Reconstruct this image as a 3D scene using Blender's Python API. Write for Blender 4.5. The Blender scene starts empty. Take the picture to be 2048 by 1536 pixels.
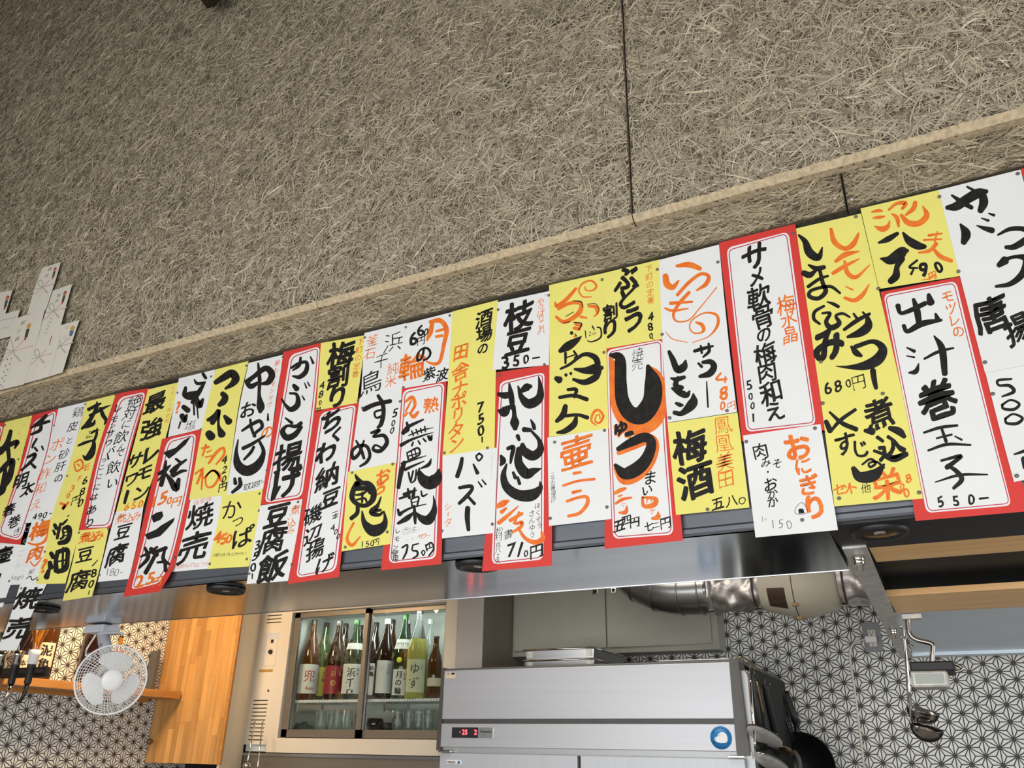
import bpy, bmesh, math, random
import numpy as np
from mathutils import Vector, Matrix

SC = bpy.context.scene
COL = SC.collection
EYE = 1.6                      # height of the viewer's eye above the floor (m)
F_PX = 1663.0                  # focal length for a 2048 px wide picture

# ------------------------------------------------------------------ camera
def _rot(p, y, r):
    cx, sx, cy, sy, cr, sr = math.cos(p), math.sin(p), math.cos(y), math.sin(y), math.cos(r), math.sin(r)
    Rx = np.array([[1, 0, 0], [0, cx, -sx], [0, sx, cx]])
    Ry = np.array([[cy, 0, sy], [0, 1, 0], [-sy, 0, cy]])
    Rz = np.array([[cr, -sr, 0], [sr, cr, 0], [0, 0, 1]])
    return Rz @ Rx @ Ry
ROT = _rot(-4.22297815e-01, 4.89195241e-01, 2.14538032e-02)
cam_d = bpy.data.cameras.new('camera'); cam = bpy.data.objects.new('camera', cam_d); COL.objects.link(cam)
cam_d.sensor_fit = 'HORIZONTAL'; cam_d.sensor_width = 36.0; cam_d.lens = F_PX / 2048 * 36.0
cam_d.clip_start = 0.02
_r, _d, _f = ROT[0], ROT[1], ROT[2]
def _w(a): return Vector((a[0], a[2], -a[1]))
_m = Matrix.Identity(4)
for i, v in enumerate((_w(_r), -_w(_d), -_w(_f))):
    for k in range(3): _m[k][i] = v[k]
_m.translation = Vector((0, 0, EYE))
cam.matrix_world = _m
SC.camera = cam

# ------------------------------------------------------------------ light
SC.view_settings.view_transform = 'Standard'; SC.view_settings.look = 'None'
SC.view_settings.gamma = 1.0; SC.view_settings.use_curve_mapping = False
SC.view_settings.exposure = 0.0
wd = bpy.data.worlds.new('world'); SC.world = wd; wd.use_nodes = True
bg = wd.node_tree.nodes['Background']; bg.inputs[0].default_value = (1.0, 0.80, 0.58, 1); bg.inputs[1].default_value = 0.08

def area(name, loc, target, sx, sy, power, col):
    d = bpy.data.lights.new(name, 'AREA'); d.shape = 'RECTANGLE'; d.size = sx; d.size_y = sy
    d.energy = power; d.color = col
    o = bpy.data.objects.new(name, d); COL.objects.link(o); o.location = loc
    o.rotation_euler = (Vector(target) - Vector(loc)).to_track_quat('-Z', 'Y').to_euler()
    return o
area('front_fill_light', (-0.75, -1.5, 1.45), (-0.75, 1.5, 1.75), 4.8, 1.3, 120, (1.0, 1.0, 0.99))  # added wide light behind the viewer, shaped for the wall's falloff
area('side_window_light', (3.0, -0.8, 1.9), (-0.6, 1.6, 2.3), 2.2, 1.8, 20, (0.95, 0.98, 1.0))
area('kitchen_window_light', (3.1, 2.9, 1.6), (-0.8, 3.5, 1.65), 1.5, 1.3, 40, (0.95, 0.98, 1.0))
area('kitchen_ceiling_light', (-1.2, 2.7, 2.6), (-1.2, 2.7, 0), 1.4, 0.25, 9, (1.0, 0.94, 0.84))
area('shelf_light', (-3.25, 2.42, 2.65), (-3.92, 2.95, 1.95), 0.34, 0.34, 25, (1.0, 0.70, 0.40))

# ------------------------------------------------------------------ pixel <-> world
def ray(x, y):
    d = ROT.T @ np.array([(x - 1024) / F_PX, (y - 768) / F_PX, 1.0])
    return d[0] / d[2], -d[1] / d[2]
def P(x, y, Y):                 # point seen at a photo position, on the plane at depth Y
    u, z = ray(x, y); return Vector((u * Y, Y, z * Y + EYE))
def PX(x, y, X):                # ... on the plane at X
    u, z = ray(x, y); Y = X / u; return Vector((X, Y, z * Y + EYE))
def Q(u, z, Y): return Vector((u * Y, Y, z * Y + EYE))

# ------------------------------------------------------------------ materials
def mat(name, col, rough=0.6, metal=0.0, noise=None, bump=None, spec=None, trans=0.0, emit=None, coat=0.0, aniso=None, ior=None):
    m = bpy.data.materials.new(name); m.use_nodes = True
    nt = m.node_tree; b = nt.nodes['Principled BSDF']
    b.inputs['Base Color'].default_value = (*col, 1); b.inputs['Roughness'].default_value = rough
    b.inputs['Metallic'].default_value = metal
    if spec is not None: b.inputs['Specular IOR Level'].default_value = spec
    if trans: b.inputs['Transmission Weight'].default_value = trans
    if ior: b.inputs['IOR'].default_value = ior
    if coat: b.inputs['Coat Weight'].default_value = coat
    if emit:
        b.inputs['Emission Color'].default_value = (*emit[0], 1); b.inputs['Emission Strength'].default_value = emit[1]
    if noise or bump:
        tc = nt.nodes.new('ShaderNodeTexCoord'); mp = nt.nodes.new('ShaderNodeMapping')
        nt.links.new(tc.outputs['Object'], mp.inputs[0])
        n = nt.nodes.new('ShaderNodeTexNoise'); nt.links.new(mp.outputs[0], n.inputs['Vector'])
        sc = (noise or bump)[0]
        mp.inputs['Scale'].default_value = sc if isinstance(sc, tuple) else (sc, sc, sc)
        n.inputs['Scale'].default_value = 1.0; n.inputs['Detail'].default_value = 4
        if noise:
            rp = nt.nodes.new('ShaderNodeMix'); rp.data_type = 'RGBA'
            k = noise[1]
            c2 = noise[2] if len(noise) > 2 else tuple(max(0, c * (1 - k)) for c in col)
            rp.inputs[6].default_value = (*col, 1); rp.inputs[7].default_value = (*c2, 1)
            cr = nt.nodes.new('ShaderNodeMapRange'); cr.inputs[1].default_value = 0.35; cr.inputs[2].default_value = 0.7
            nt.links.new(n.outputs[0], cr.inputs[0]); nt.links.new(cr.outputs[0], rp.inputs[0])
            nt.links.new(rp.outputs[2], b.inputs['Base Color'])
        if bump:
            bp = nt.nodes.new('ShaderNodeBump'); bp.inputs['Strength'].default_value = bump[1]; bp.inputs['Distance'].default_value = 0.002
            nt.links.new(n.outputs[0], bp.inputs['Height']); nt.links.new(bp.outputs[0], b.inputs['Normal'])
    return m

M = {}
M['white'] = mat('white_paper', (0.84, 0.85, 0.85), 0.75, noise=(9, 0.05), bump=(14, 0.15))
M['yellow'] = mat('yellow_paper', (0.86, 0.80, 0.20), 0.75, noise=(9, 0.05), bump=(14, 0.15))
M['red'] = mat('red_print', (0.70, 0.045, 0.035), 0.7, noise=(9, 0.06))
M['redline'] = mat('red_line_print', (0.50, 0.03, 0.07), 0.7)
M['k'] = mat('black_ink', (0.010, 0.009, 0.008), 0.6, noise=(60, 0.5, (0.024, 0.022, 0.020)), spec=0.25)
M['o'] = mat('orange_ink', (0.88, 0.23, 0.022), 0.6, noise=(45, 0.3, (0.80, 0.13, 0.013)))
M['r'] = mat('red_orange_ink', (0.78, 0.12, 0.05), 0.6)
M['g'] = mat('grey_pencil', (0.22, 0.22, 0.22), 0.7)
M['f'] = mat('faint_pencil', (0.50, 0.50, 0.49), 0.8)
M['envelope'] = mat('cream_paper', (0.76, 0.72, 0.63), 0.8, noise=(20, 0.05))
M['d'] = mat('red_ornament_print', (0.45, 0.05, 0.03), 0.7)
M['n'] = mat('dark_green_print', (0.06, 0.06, 0.03), 0.7)
M['y'] = mat('gold_print', (0.60, 0.36, 0.08), 0.6)
M['b'] = mat('blue_print', (0.10, 0.16, 0.24), 0.7)
M['p'] = mat('pale_pink_print', (0.66, 0.42, 0.37), 0.7)
M['s'] = mat('pale_silver_print', (0.45, 0.44, 0.38), 0.6)
M['steel_dark'] = mat('dark_steel_sheet', (0.24, 0.26, 0.30), 0.40, 0.80, noise=((3, 3, 14), 0.25), bump=(120, 0.06))
M['steel_under'] = mat('polished_steel_sheet', (0.50, 0.525, 0.56), 0.13, 1.0, noise=((2, 14, 2), 0.12))
M['steel'] = mat('brushed_steel', (0.56, 0.57, 0.58), 0.28, 1.0, noise=((2, 30, 40), 0.12))
M['steel_blue'] = mat('steel_with_bluish_reflection', (0.62, 0.72, 0.80), 0.35, 0.2, noise=(4, 0.08))  # bluish window reflection on the shelf plate is put into this colour
M['galv'] = mat('galvanised_steel', (0.66, 0.65, 0.60), 0.45, 0.35, noise=(40, 0.3))
M['chrome'] = mat('chrome', (0.72, 0.70, 0.66), 0.12, 1.0)
M['black'] = mat('black_plastic', (0.010, 0.010, 0.011), 0.5)
M['blacksteel'] = mat('black_lacquered_board', (0.018, 0.017, 0.018), 0.5, bump=(50, 0.2))
M['fridge'] = mat('cream_enamel', (0.72, 0.66, 0.56), 0.4, noise=(5, 0.04))
M['fridge_in'] = mat('fridge_liner', (0.60, 0.62, 0.58), 0.5, noise=(4, 0.06))
M['alu'] = mat('bronze_aluminium', (0.33, 0.30, 0.26), 0.38, 0.8, noise=((2, 2, 30), 0.1))
M['freezer'] = mat('silver_freezer_steel', (0.52, 0.53, 0.56), 0.42, 0.45, noise=((1, 1, 60), 0.05))
M['freezer_door'] = mat('pale_steel_door', (0.56, 0.58, 0.62), 0.45, 0.3, noise=((40, 1, 1), 0.05))
M['cheek'] = mat('grey_plastic_trim', (0.10, 0.095, 0.09), 0.45, noise=(8, 0.1))
M['freezer_side'] = mat('freezer_side_sheet', (0.50, 0.52, 0.52), 0.4, 0.3)
M['cupboard'] = mat('grey_green_cupboard', (0.37, 0.365, 0.31), 0.5, noise=(6, 0.06))
M['pillar'] = mat('grey_pillar_paint', (0.40, 0.38, 0.35), 0.55, noise=(5, 0.06))
M['pillar_side'] = mat('brown_grey_side', (0.17, 0.145, 0.115), 0.6, noise=(6, 0.1))
M['plaster'] = mat('plaster', (0.55, 0.50, 0.42), 0.8, noise=(4, 0.08))
M['plywood'] = mat('pale_plywood_wall', (0.88, 0.76, 0.58), 0.7, noise=((14, 14, 1.5), 0.10))
M['floor'] = mat('concrete_floor', (0.46, 0.43, 0.40), 0.8, noise=(3, 0.2))
M['grout'] = mat('dark_pattern_lines', (0.055, 0.048, 0.042), 0.6)
M['tile'] = mat('white_pattern_pieces', (0.84, 0.84, 0.80), 0.45, noise=(7, 0.05))
M['foil'] = mat('aluminium_foil', (0.70, 0.65, 0.62), 0.42, 0.9, bump=(26, 0.5))
M['duct'] = mat('spiral_duct_steel', (0.45, 0.45, 0.44), 0.3, 1.0, noise=(9, 0.25))
M['fanbox'] = mat('cream_plastic', (0.58, 0.53, 0.42), 0.45)
M['brown_label'] = mat('brown_label', (0.07, 0.045, 0.03), 0.5, noise=((1, 1, 60), 0.4))
M['white_plastic'] = mat('white_plastic', (0.86, 0.86, 0.86), 0.35)
M['fan_grey'] = mat('pale_grey_plastic', (0.58, 0.60, 0.66), 0.4)
M['blade'] = mat('translucent_white_blade', (0.88, 0.89, 0.88), 0.35)
M['grey_plastic'] = mat('mid_grey_plastic', (0.25, 0.25, 0.27), 0.5)
M['magnet'] = mat('grey_magnet', (0.16, 0.16, 0.15), 0.4, 0.3)
M['led'] = mat('red_led', (0.5, 0.02, 0.02), 0.5, emit=((1.0, 0.06, 0.09), 5.0))
M['blue'] = mat('blue_sticker', (0.02, 0.22, 0.55), 0.4)
M['glass_brown'] = mat('brown_glass', (0.085, 0.028, 0.006), 0.06, trans=0.15, coat=0.3)
M['glass_dark'] = mat('dark_glass', (0.020, 0.007, 0.005), 0.06, coat=0.4)
M['glass_green'] = mat('green_glass', (0.03, 0.12, 0.015), 0.06, trans=0.2, coat=0.3)
M['glass_dgreen'] = mat('dark_green_glass', (0.015, 0.035, 0.012), 0.06, trans=0.1, coat=0.3)
M['glass_clear'] = mat('clear_glass', (0.85, 0.92, 0.90), 0.03, trans=0.95, ior=1.35)
M['amber'] = mat('amber_spirit', (0.70, 0.28, 0.02), 0.05, trans=0.75, coat=0.3)
M['yuzu'] = mat('yellow_citrus_liquor', (0.40, 0.38, 0.09), 0.25, coat=0.4)
M['label_white'] = mat('label_paper', (0.68, 0.68, 0.65), 0.6)
M['label_cream'] = mat('label_cream_paper', (0.66, 0.56, 0.40), 0.6)
M['label_yellow'] = mat('label_yellow_paper', (0.60, 0.50, 0.06), 0.6)
M['label_lime'] = mat('label_pale_lime', (0.62, 0.62, 0.42), 0.6)
M['label_red'] = mat('label_crimson_paper', (0.30, 0.02, 0.035), 0.6)
M['gold'] = mat('gold_foil_print', (0.60, 0.40, 0.12), 0.4, 0.5)
M['cap'] = mat('bottle_cap', (0.05, 0.035, 0.03), 0.4)
M['neckfoil'] = mat('green_foil', (0.02, 0.09, 0.015), 0.45, 0.2)
M['knobwood'] = mat('brown_wood_knob', (0.16, 0.06, 0.02), 0.3, coat=0.4)
M['pan'] = mat('black_iron', (0.008, 0.008, 0.008), 0.35, 0.2)
M['spoon'] = mat('worn_ladle_steel', (0.40, 0.37, 0.34), 0.22, 1.0, noise=(30, 0.3))
M['flank'] = mat('dark_grey_board', (0.014, 0.0145, 0.012), 0.7, noise=(12, 0.3))
M['brass'] = mat('warm_metal', (0.55, 0.36, 0.16), 0.3, 1.0)
M['beam'] = mat('dark_brown_wood', (0.022, 0.010, 0.005), 0.6, noise=((2, 2, 30), 0.4))

def wood_mat(name, c1, c2, axis, scale=22, planks=0.0):
    m = bpy.data.materials.new(name); m.use_nodes = True; nt = m.node_tree; b = nt.nodes['Principled BSDF']
    b.inputs['Roughness'].default_value = 0.45
    tc = nt.nodes.new('ShaderNodeTexCoord'); mp = nt.nodes.new('ShaderNodeMapping')
    s = [scale] * 3; s[axis] = scale / 14
    mp.inputs['Scale'].default_value = s
    nt.links.new(tc.outputs['Object'], mp.inputs[0])
    n = nt.nodes.new('ShaderNodeTexNoise'); n.inputs['Scale'].default_value = 2.2; n.inputs['Detail'].default_value = 6
    nt.links.new(mp.outputs[0], n.inputs['Vector'])
    r = nt.nodes.new('ShaderNodeValToRGB'); r.color_ramp.elements[0].position = 0.3; r.color_ramp.elements[1].position = 0.72
    r.color_ramp.elements[0].color = (*c1, 1); r.color_ramp.elements[1].color = (*c2, 1)
    nt.links.new(n.outputs[0], r.inputs[0]); out = r.outputs[0]
    if planks:
        oi = nt.nodes.new('ShaderNodeNewGeometry'); hs = nt.nodes.new('ShaderNodeHueSaturation')
        mr = nt.nodes.new('ShaderNodeMapRange'); mr.inputs[3].default_value = 1 - planks; mr.inputs[4].default_value = 1 + planks
        oi2 = nt.nodes.new('ShaderNodeObjectInfo')
        nt.links.new(oi2.outputs['Random'], mr.inputs[0]); nt.links.new(mr.outputs[0], hs.inputs['Value'])
        nt.links.new(out, hs.inputs['Color']); out = hs.outputs[0]
    nt.links.new(out, b.inputs['Base Color'])
    return m
M['pine'] = wood_mat('laminated_pine', (0.46, 0.22, 0.055), (0.60, 0.34, 0.12), 2, 20, 0.22)
M['shelfwood'] = wood_mat('oiled_shelf_wood', (0.40, 0.17, 0.04), (0.52, 0.25, 0.07), 1, 20)
M['beamwood'] = wood_mat('planed_timber', (0.78, 0.44, 0.17), (0.92, 0.63, 0.31), 0, 16)

def fibre_mat(name, tint):
    m = bpy.data.materials.new(name); m.use_nodes = True; nt = m.node_tree; b = nt.nodes['Principled BSDF']
    b.inputs['Roughness'].default_value = 0.85
    g = nt.nodes.new('ShaderNodeNewGeometry'); r = nt.nodes.new('ShaderNodeValToRGB')
    e = r.color_ramp.elements
    e[0].position = 0.0; e[0].color = (0.20 * tint[0], 0.172 * tint[1], 0.125 * tint[2], 1)
    e[1].position = 1.0; e[1].color = (0.74 * tint[0], 0.68 * tint[1], 0.56 * tint[2], 1)
    for p_, c in ((0.35, (0.42, 0.375, 0.295)), (0.8, (0.53, 0.48, 0.385)), (0.95, (0.62, 0.57, 0.46))):
        x = e.new(p_); x.color = (*[c[i] * tint[i] for i in range(3)], 1)
    nt.links.new(g.outputs['Random Per Island'], r.inputs[0])
    nt.links.new(r.outputs[0], b.inputs['Base Color'])
    return m
M['fibre'] = fibre_mat('wood_wool_fibre', (1.0, 0.97, 0.885))
M['fibre_strip'] = fibre_mat('wood_wool_fibre_brown', (0.84, 0.78, 0.66))
M['board'] = mat('wood_wool_cement_base', (0.12, 0.10, 0.065), 0.9, noise=(90, 0.5))
M['cutedge'] = mat('cut_board_edge', (0.62, 0.50, 0.33), 0.9, noise=(110, 0.35), bump=(160, 0.5))

def glass_pane_mat():
    m = bpy.data.materials.new('clear_pane'); m.use_nodes = True; nt = m.node_tree
    out = nt.nodes['Material Output']; nt.nodes.remove(nt.nodes['Principled BSDF'])
    t = nt.nodes.new('ShaderNodeBsdfTransparent'); t.inputs[0].default_value = (0.90, 0.93, 0.915, 1)
    g = nt.nodes.new('ShaderNodeBsdfGlossy'); g.inputs['Roughness'].default_value = 0.02
    fz = nt.nodes.new('ShaderNodeFresnel'); fz.inputs[0].default_value = 1.35
    mx = nt.nodes.new('ShaderNodeMixShader')
    nt.links.new(fz.outputs[0], mx.inputs[0]); nt.links.new(t.outputs[0], mx.inputs[1]); nt.links.new(g.outputs[0], mx.inputs[2])
    nt.links.new(mx.outputs[0], out.inputs[0]); return m
M['pane'] = glass_pane_mat()

# ------------------------------------------------------------------ object helpers
def empty(name, loc=(0, 0, 0)):
    o = bpy.data.objects.new(name, None); COL.objects.link(o); o.location = loc; o.empty_display_size = 0.05
    return o
def tag(o, label=None, cat=None, group=None, kind=None):
    if label: o['label'] = label
    if cat: o['category'] = cat
    if group: o['group'] = group
    if kind: o['kind'] = kind
    return o
def thing(name, loc, label, cat, group=None):
    return tag(empty(name, loc), label, cat, group)
def origin(o):
    v = Vector((0, 0, 0))
    while o is not None: v += o.location; o = o.parent
    return v

class MB:
    def __init__(s): s.v = []; s.f = []; s.sm = []
    def add(s, vs, fs, smooth=False):
        k = len(s.v); s.v += [tuple(v) for v in vs]
        for f in fs: s.f.append([i + k for i in f]); s.sm.append(smooth)
        return s
    def hexa(s, c):            # 8 corners: bottom 4 ccw, top 4
        return s.add(c, [(3, 2, 1, 0), (4, 5, 6, 7), (0, 1, 5, 4), (1, 2, 6, 5), (2, 3, 7, 6), (3, 0, 4, 7)])
    def box(s, x0, x1, y0, y1, z0, z1):
        x0, x1 = sorted((x0, x1)); y0, y1 = sorted((y0, y1)); z0, z1 = sorted((z0, z1))
        return s.hexa([(x0, y0, z0), (x1, y0, z0), (x1, y1, z0), (x0, y1, z0), (x0, y0, z1), (x1, y0, z1), (x1, y1, z1), (x0, y1, z1)])
    def bbox(s, x0, x1, y0, y1, z0, z1, b):   # box with chamfered edges
        bm = bmesh.new(); bmesh.ops.create_cube(bm, size=1.0)
        for v in bm.verts:
            v.co = Vector(((x0 + x1) / 2 + v.co.x * (x1 - x0), (y0 + y1) / 2 + v.co.y * (y1 - y0), (z0 + z1) / 2 + v.co.z * (z1 - z0)))
        bmesh.ops.bevel(bm, geom=bm.edges[:] + bm.verts[:], offset=b, segments=2, affect='EDGES', profile=0.5)
        bm.verts.index_update(); s.add([v.co.copy() for v in bm.verts], [[v.index for v in f.verts] for f in bm.faces]); bm.free(); return s
    def tube(s, pts, r, n=8, cap=True, closed=False):
        pts = [Vector(p) for p in pts]; N = len(pts); rr = r if isinstance(r, (list, tuple)) else [r] * N
        k = len(s.v); prev = None
        for i, p in enumerate(pts):
            a = pts[(i - 1) % N] if (closed or i > 0) else p; b = pts[(i + 1) % N] if (closed or i < N - 1) else p
            t = (b - a).normalized()
            if prev is None:
                nx = t.orthogonal().normalized()
            else:
                nx = (prev - t * prev.dot(t)).normalized()
            prev = nx; ny = t.cross(nx)
            for j in range(n):
                an = 2 * math.pi * j / n; s.v.append(tuple(p + (nx * math.cos(an) + ny * math.sin(an)) * rr[i]))
        for i in range(N if closed else N - 1):
            for j in range(n):
                a = k + i * n + j; b = k + i * n + (j + 1) % n; i2 = (i + 1) % N
                s.f.append([a, b, k + i2 * n + (j + 1) % n, k + i2 * n + j]); s.sm.append(True)
        if cap and not closed:
            s.f.append([k + j for j in range(n)][::-1]); s.sm.append(False)
            s.f.append([k + (N - 1) * n + j for j in range(n)]); s.sm.append(False)
        return s
    def lathe(s, prof, o, ax=(0, 0, 1), n=24, a0=0.0, a1=None, ref=None, cap=False):
        o = Vector(o); ax = Vector(ax).normalized()
        nx = Vector(ref).normalized() if ref is not None else ax.orthogonal().normalized()
        nx = (nx - ax * nx.dot(ax)).normalized(); ny = ax.cross(nx)
        full = a1 is None; m = n if full else n + 1; k = len(s.v)
        for (r, h) in prof:
            for j in range(m):
                an = a0 + (2 * math.pi if full else (a1 - a0)) * j / n
                s.v.append(tuple(o + ax * h + (nx * math.cos(an) + ny * math.sin(an)) * r))
        for i in range(len(prof) - 1):
            for j in range(n):
                j2 = (j + 1) % m if full else j + 1
                s.f.append([k + i * m + j, k + i * m + j2, k + (i + 1) * m + j2, k + (i + 1) * m + j]); s.sm.append(True)
        if cap:
            s.f.append([k + j for j in range(m)][::-1]); s.sm.append(False)
            s.f.append([k + (len(prof) - 1) * m + j for j in range(m)]); s.sm.append(False)
        return s
    def cyl(s, p0, p1, r, n=16): return s.tube([p0, p1], r, n)
    def sphere(s, c, r, sx=1, sy=1, sz=1, n=12):
        c = Vector(c); vs = []; fs = []
        for i in range(n + 1):
            th = math.pi * i / n
            for j in range(2 * n):
                ph = math.pi * j / n
                vs.append(c + Vector((r * sx * math.sin(th) * math.cos(ph), r * sy * math.sin(th) * math.sin(ph), r * sz * math.cos(th))))
        for i in range(n):
            for j in range(2 * n):
                fs.append((i * 2 * n + j, (i + 1) * 2 * n + j, (i + 1) * 2 * n + (j + 1) % (2 * n), i * 2 * n + (j + 1) % (2 * n)))
        return s.add(vs, fs, True)
    def build(s, name, m, parent=None, loc=None):
        me = bpy.data.meshes.new(name)
        o0 = origin(parent) if parent is not None else Vector((0, 0, 0))
        off = o0 + (Vector(loc) if loc else Vector((0, 0, 0)))
        vs = np.array(s.v, dtype=np.float64) - np.array(off)[None, :] if s.v else np.zeros((0, 3))
        me.from_pydata(vs.tolist(), [], s.f)
        if s.sm: me.polygons.foreach_set('use_smooth', s.sm)
        me.materials.append(m if not isinstance(m, str) else M[m]); me.update()
        o = bpy.data.objects.new(name, me); COL.objects.link(o)
        if parent is not None: o.parent = parent
        if loc: o.location = loc
        return o
def copy_thing(root, delta, label=None, group=None):
    r = root.copy(); COL.objects.link(r); r.location = root.location + Vector(delta)
    if label: r['label'] = label
    if group: r['group'] = group
    for c in list(root.children):
        c2 = c.copy(); COL.objects.link(c2); c2.parent = r
        for g in list(c.children):
            g2 = g.copy(); COL.objects.link(g2); g2.parent = c2
    return r

# ------------------------------------------------------------------ glyphs from the built-in font, shaped to look brush-written
_GC = {}
_tc = bpy.data.curves.new('glyph_source', 'FONT'); _to = bpy.data.objects.new('glyph_source', _tc); COL.objects.link(_to)
_tc.resolution_u = 3
def glyph(ch, w):
    key = (ch, w)
    if key not in _GC:
        if w > 0: w = w * 1.3 + .004
        _tc.body = ch; _tc.offset = min(w, 0.0)
        dg = bpy.context.evaluated_depsgraph_get(); dg.update()
        me = _to.evaluated_get(dg).to_mesh()
        v = np.array([(a.co.x, a.co.y) for a in me.vertices]) if len(me.vertices) else np.zeros((0, 2))
        f = [list(p.vertices) for p in me.polygons]
        _to.evaluated_get(dg).to_mesh_clear()
        if len(v):
            v = v - (v.max(0) + v.min(0)) / 2
            if w > 0:                       # bolder: overprint the glyph in a small circle
                n0 = len(v); vv = [v]; ff = list(f)
                for q in range(8):
                    a = q * math.pi / 4; vv.append(v + np.array([math.cos(a), math.sin(a)]) * w); ff += [[i + n0 * (q + 1) for i in p_] for p_ in f]
                v = np.concatenate(vv); f = ff
        _GC[key] = (v, f)
    return _GC[key]
def catmull(pts, sub=6):
    pts = [np.array(p, float) for p in pts]
    if len(pts) == 2:
        return [pts[0] + (pts[1] - pts[0]) * t for t in np.linspace(0, 1, 5)]
    ext = [2 * pts[0] - pts[1]] + pts + [2 * pts[-1] - pts[-2]]; out = []
    for i in range(1, len(ext) - 2):
        p0, p1, p2, p3 = ext[i - 1:i + 3]
        for t in np.linspace(0, 1, sub, endpoint=False):
            out.append(0.5 * (2 * p1 + (p2 - p0) * t + (2 * p0 - 5 * p1 + 4 * p2 - p3) * t * t + (3 * p1 - p0 - 3 * p2 + p3) * t ** 3))
    out.append(pts[-1]); return out
def brush(pts, cap=True):       # variable-width ribbon -> 2-D verts, faces
    q = catmull(pts); V = []; Fs = []
    n = len(q)
    for i in range(n):
        a = q[max(0, i - 1)][:2]; b = q[min(n - 1, i + 1)][:2]; t = b - a
        L = np.hypot(*t); t = t / L if L > 1e-6 else np.array([1.0, 0]); nn = np.array([-t[1], t[0]]); w = max(q[i][2], 1.0) / 2
        V += [q[i][:2] + nn * w, q[i][:2] - nn * w]
    for i in range(n - 1): Fs.append([2 * i, 2 * i + 1, 2 * i + 3, 2 * i + 2])
    if cap:
        for e, d in ((0, -1), (n - 1, 1)):
            c = q[e][:2]; w = max(q[e][2], 1.0) / 2
            a = q[max(0, e - 1)][:2]; b = q[min(n - 1, e + 1)][:2]; t = (b - a); L = np.hypot(*t); t = t / L * d if L > 1e-6 else np.array([1.0, 0])
            nn = np.array([-t[1], t[0]]); k = len(V)
            for j in range(7):
                an = math.pi * j / 6; V.append(c + nn * w * math.cos(an) + t * w * math.sin(an) * 0.85)
            Fs.append([k + j for j in range(7)])
    return V, Fs
ZOOM = {'A': (0, 780, 5.12), 'B': (0, 1000, 5.12), 'C': (320, 680, 5.12), 'D': (320, 920, 5.12), 'E': (640, 600, 5.12), 'F': (640, 860, 5.12),
        'G': (960, 540, 5.12), 'H': (960, 820, 5.12), 'I': (1300, 460, 5.12), 'J': (1300, 740, 4.5175), 'K': (1580, 380, 5.12),
        'L': (1600, 640, 3.84), 'M': (1800, 330, 5.69), 'N': (1848, 580, 3.2), 'V': (0, 500, 5.119), 'X': (0, 0, 1.0), 'Z': (780, 740, 2.379), 'R': (0, 760, 4.23)}

# ================================================================== SETTING
rng = np.random.default_rng(7)
YU, YS, YB = 1.50, 1.528, 1.55           # upper panels, lower strip, steel board (front faces)
ZH = 0.394 + EYE                          # underside of the canopy

def fibres(name, x0, x1, z0f, z1f, Y, parent, m, dens, ang_sd=None, e0=-.0015, e1=-.0015, lmin=.025, lmax=.085):
    """a mat of curled wood-wool strands over the rectangle x0..x1, z0f..z1f(x)"""
    ztop = max(z1f(x0), z1f(x1)); A = (x1 - x0) * (ztop - z0f)
    n = int(A * dens)
    cx = rng.uniform(x0 + .004, x1 - .004, n); cz = rng.uniform(z0f + .004, ztop, n)
    keep = cz < np.array([z1f(x) for x in cx]); cx = cx[keep]; cz = cz[keep]; n = len(cx)
    ang = rng.uniform(0, 2 * np.pi, n) if ang_sd is None else rng.normal(0, ang_sd, n)
    ang = ang + 0.0
    L = rng.uniform(lmin, lmax, n) * rng.choice([.6, 1, 1, 1.3], n); curv = rng.normal(0, 9, n) ; w = rng.uniform(.0006, .00155, n) * rng.choice([.7, 1, 1.3], n)
    base = rng.uniform(0.0003, .0042, n); arch = rng.uniform(-.0012, .003, n); roll = rng.normal(0, .55, n)
    S = 5; V = np.zeros((n, S, 2, 3))
    x = np.zeros(n); z = np.zeros(n); px = []; pz = []; a_ = []
    for i in range(S):
        t = i / (S - 1) - .5; aa = ang + curv * t * L
        px.append(x.copy()); pz.append(z.copy()); a_.append(aa)
        x = x + np.cos(aa) * L / (S - 1); z = z + np.sin(aa) * L / (S - 1)
    mx = np.mean(px, 0); mz = np.mean(pz, 0)
    for i in range(S):
        t = i / (S - 1); wx = w * (0.55 if i in (0, S - 1) else 1)
        nx = -np.sin(a_[i]); nz = np.cos(a_[i])
        h = base + arch * math.sin(math.pi * t)
        for k, sg in ((0, 1), (1, -1)):
            V[:, i, k, 0] = np.clip(cx + px[i] - mx + sg * nx * wx * np.cos(roll), x0 - e0, x1 + e1)
            V[:, i, k, 2] = np.clip(cz + pz[i] - mz + sg * nz * wx * np.cos(roll), z0f, None)
            V[:, i, k, 1] = Y - h - sg * wx * np.sin(roll)
    V[..., 1] = np.minimum(V[..., 1], Y - .0002)
    idx = np.arange(n * S * 2).reshape(n, S, 2)
    F = np.stack([idx[:, :-1, 0], idx[:, :-1, 1], idx[:, 1:, 1], idx[:, 1:, 0]], -1).reshape(-1, 4)
    off = np.array(origin(parent)); VV = (V.reshape(-1, 3) - off).astype(np.float32)
    me = bpy.data.meshes.new(name); me.vertices.add(len(VV)); me.vertices.foreach_set('co', VV.ravel())
    me.loops.add(F.size); me.loops.foreach_set('vertex_index', F.ravel().astype(np.int32))
    me.polygons.add(len(F)); me.polygons.foreach_set('loop_start', np.arange(0, F.size, 4, dtype=np.int32))
    me.update(calc_edges=True); me.materials.append(m)
    o = bpy.data.objects.new(name, me); COL.objects.link(o); o.parent = parent
    return tag(o, kind='stuff')

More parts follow.
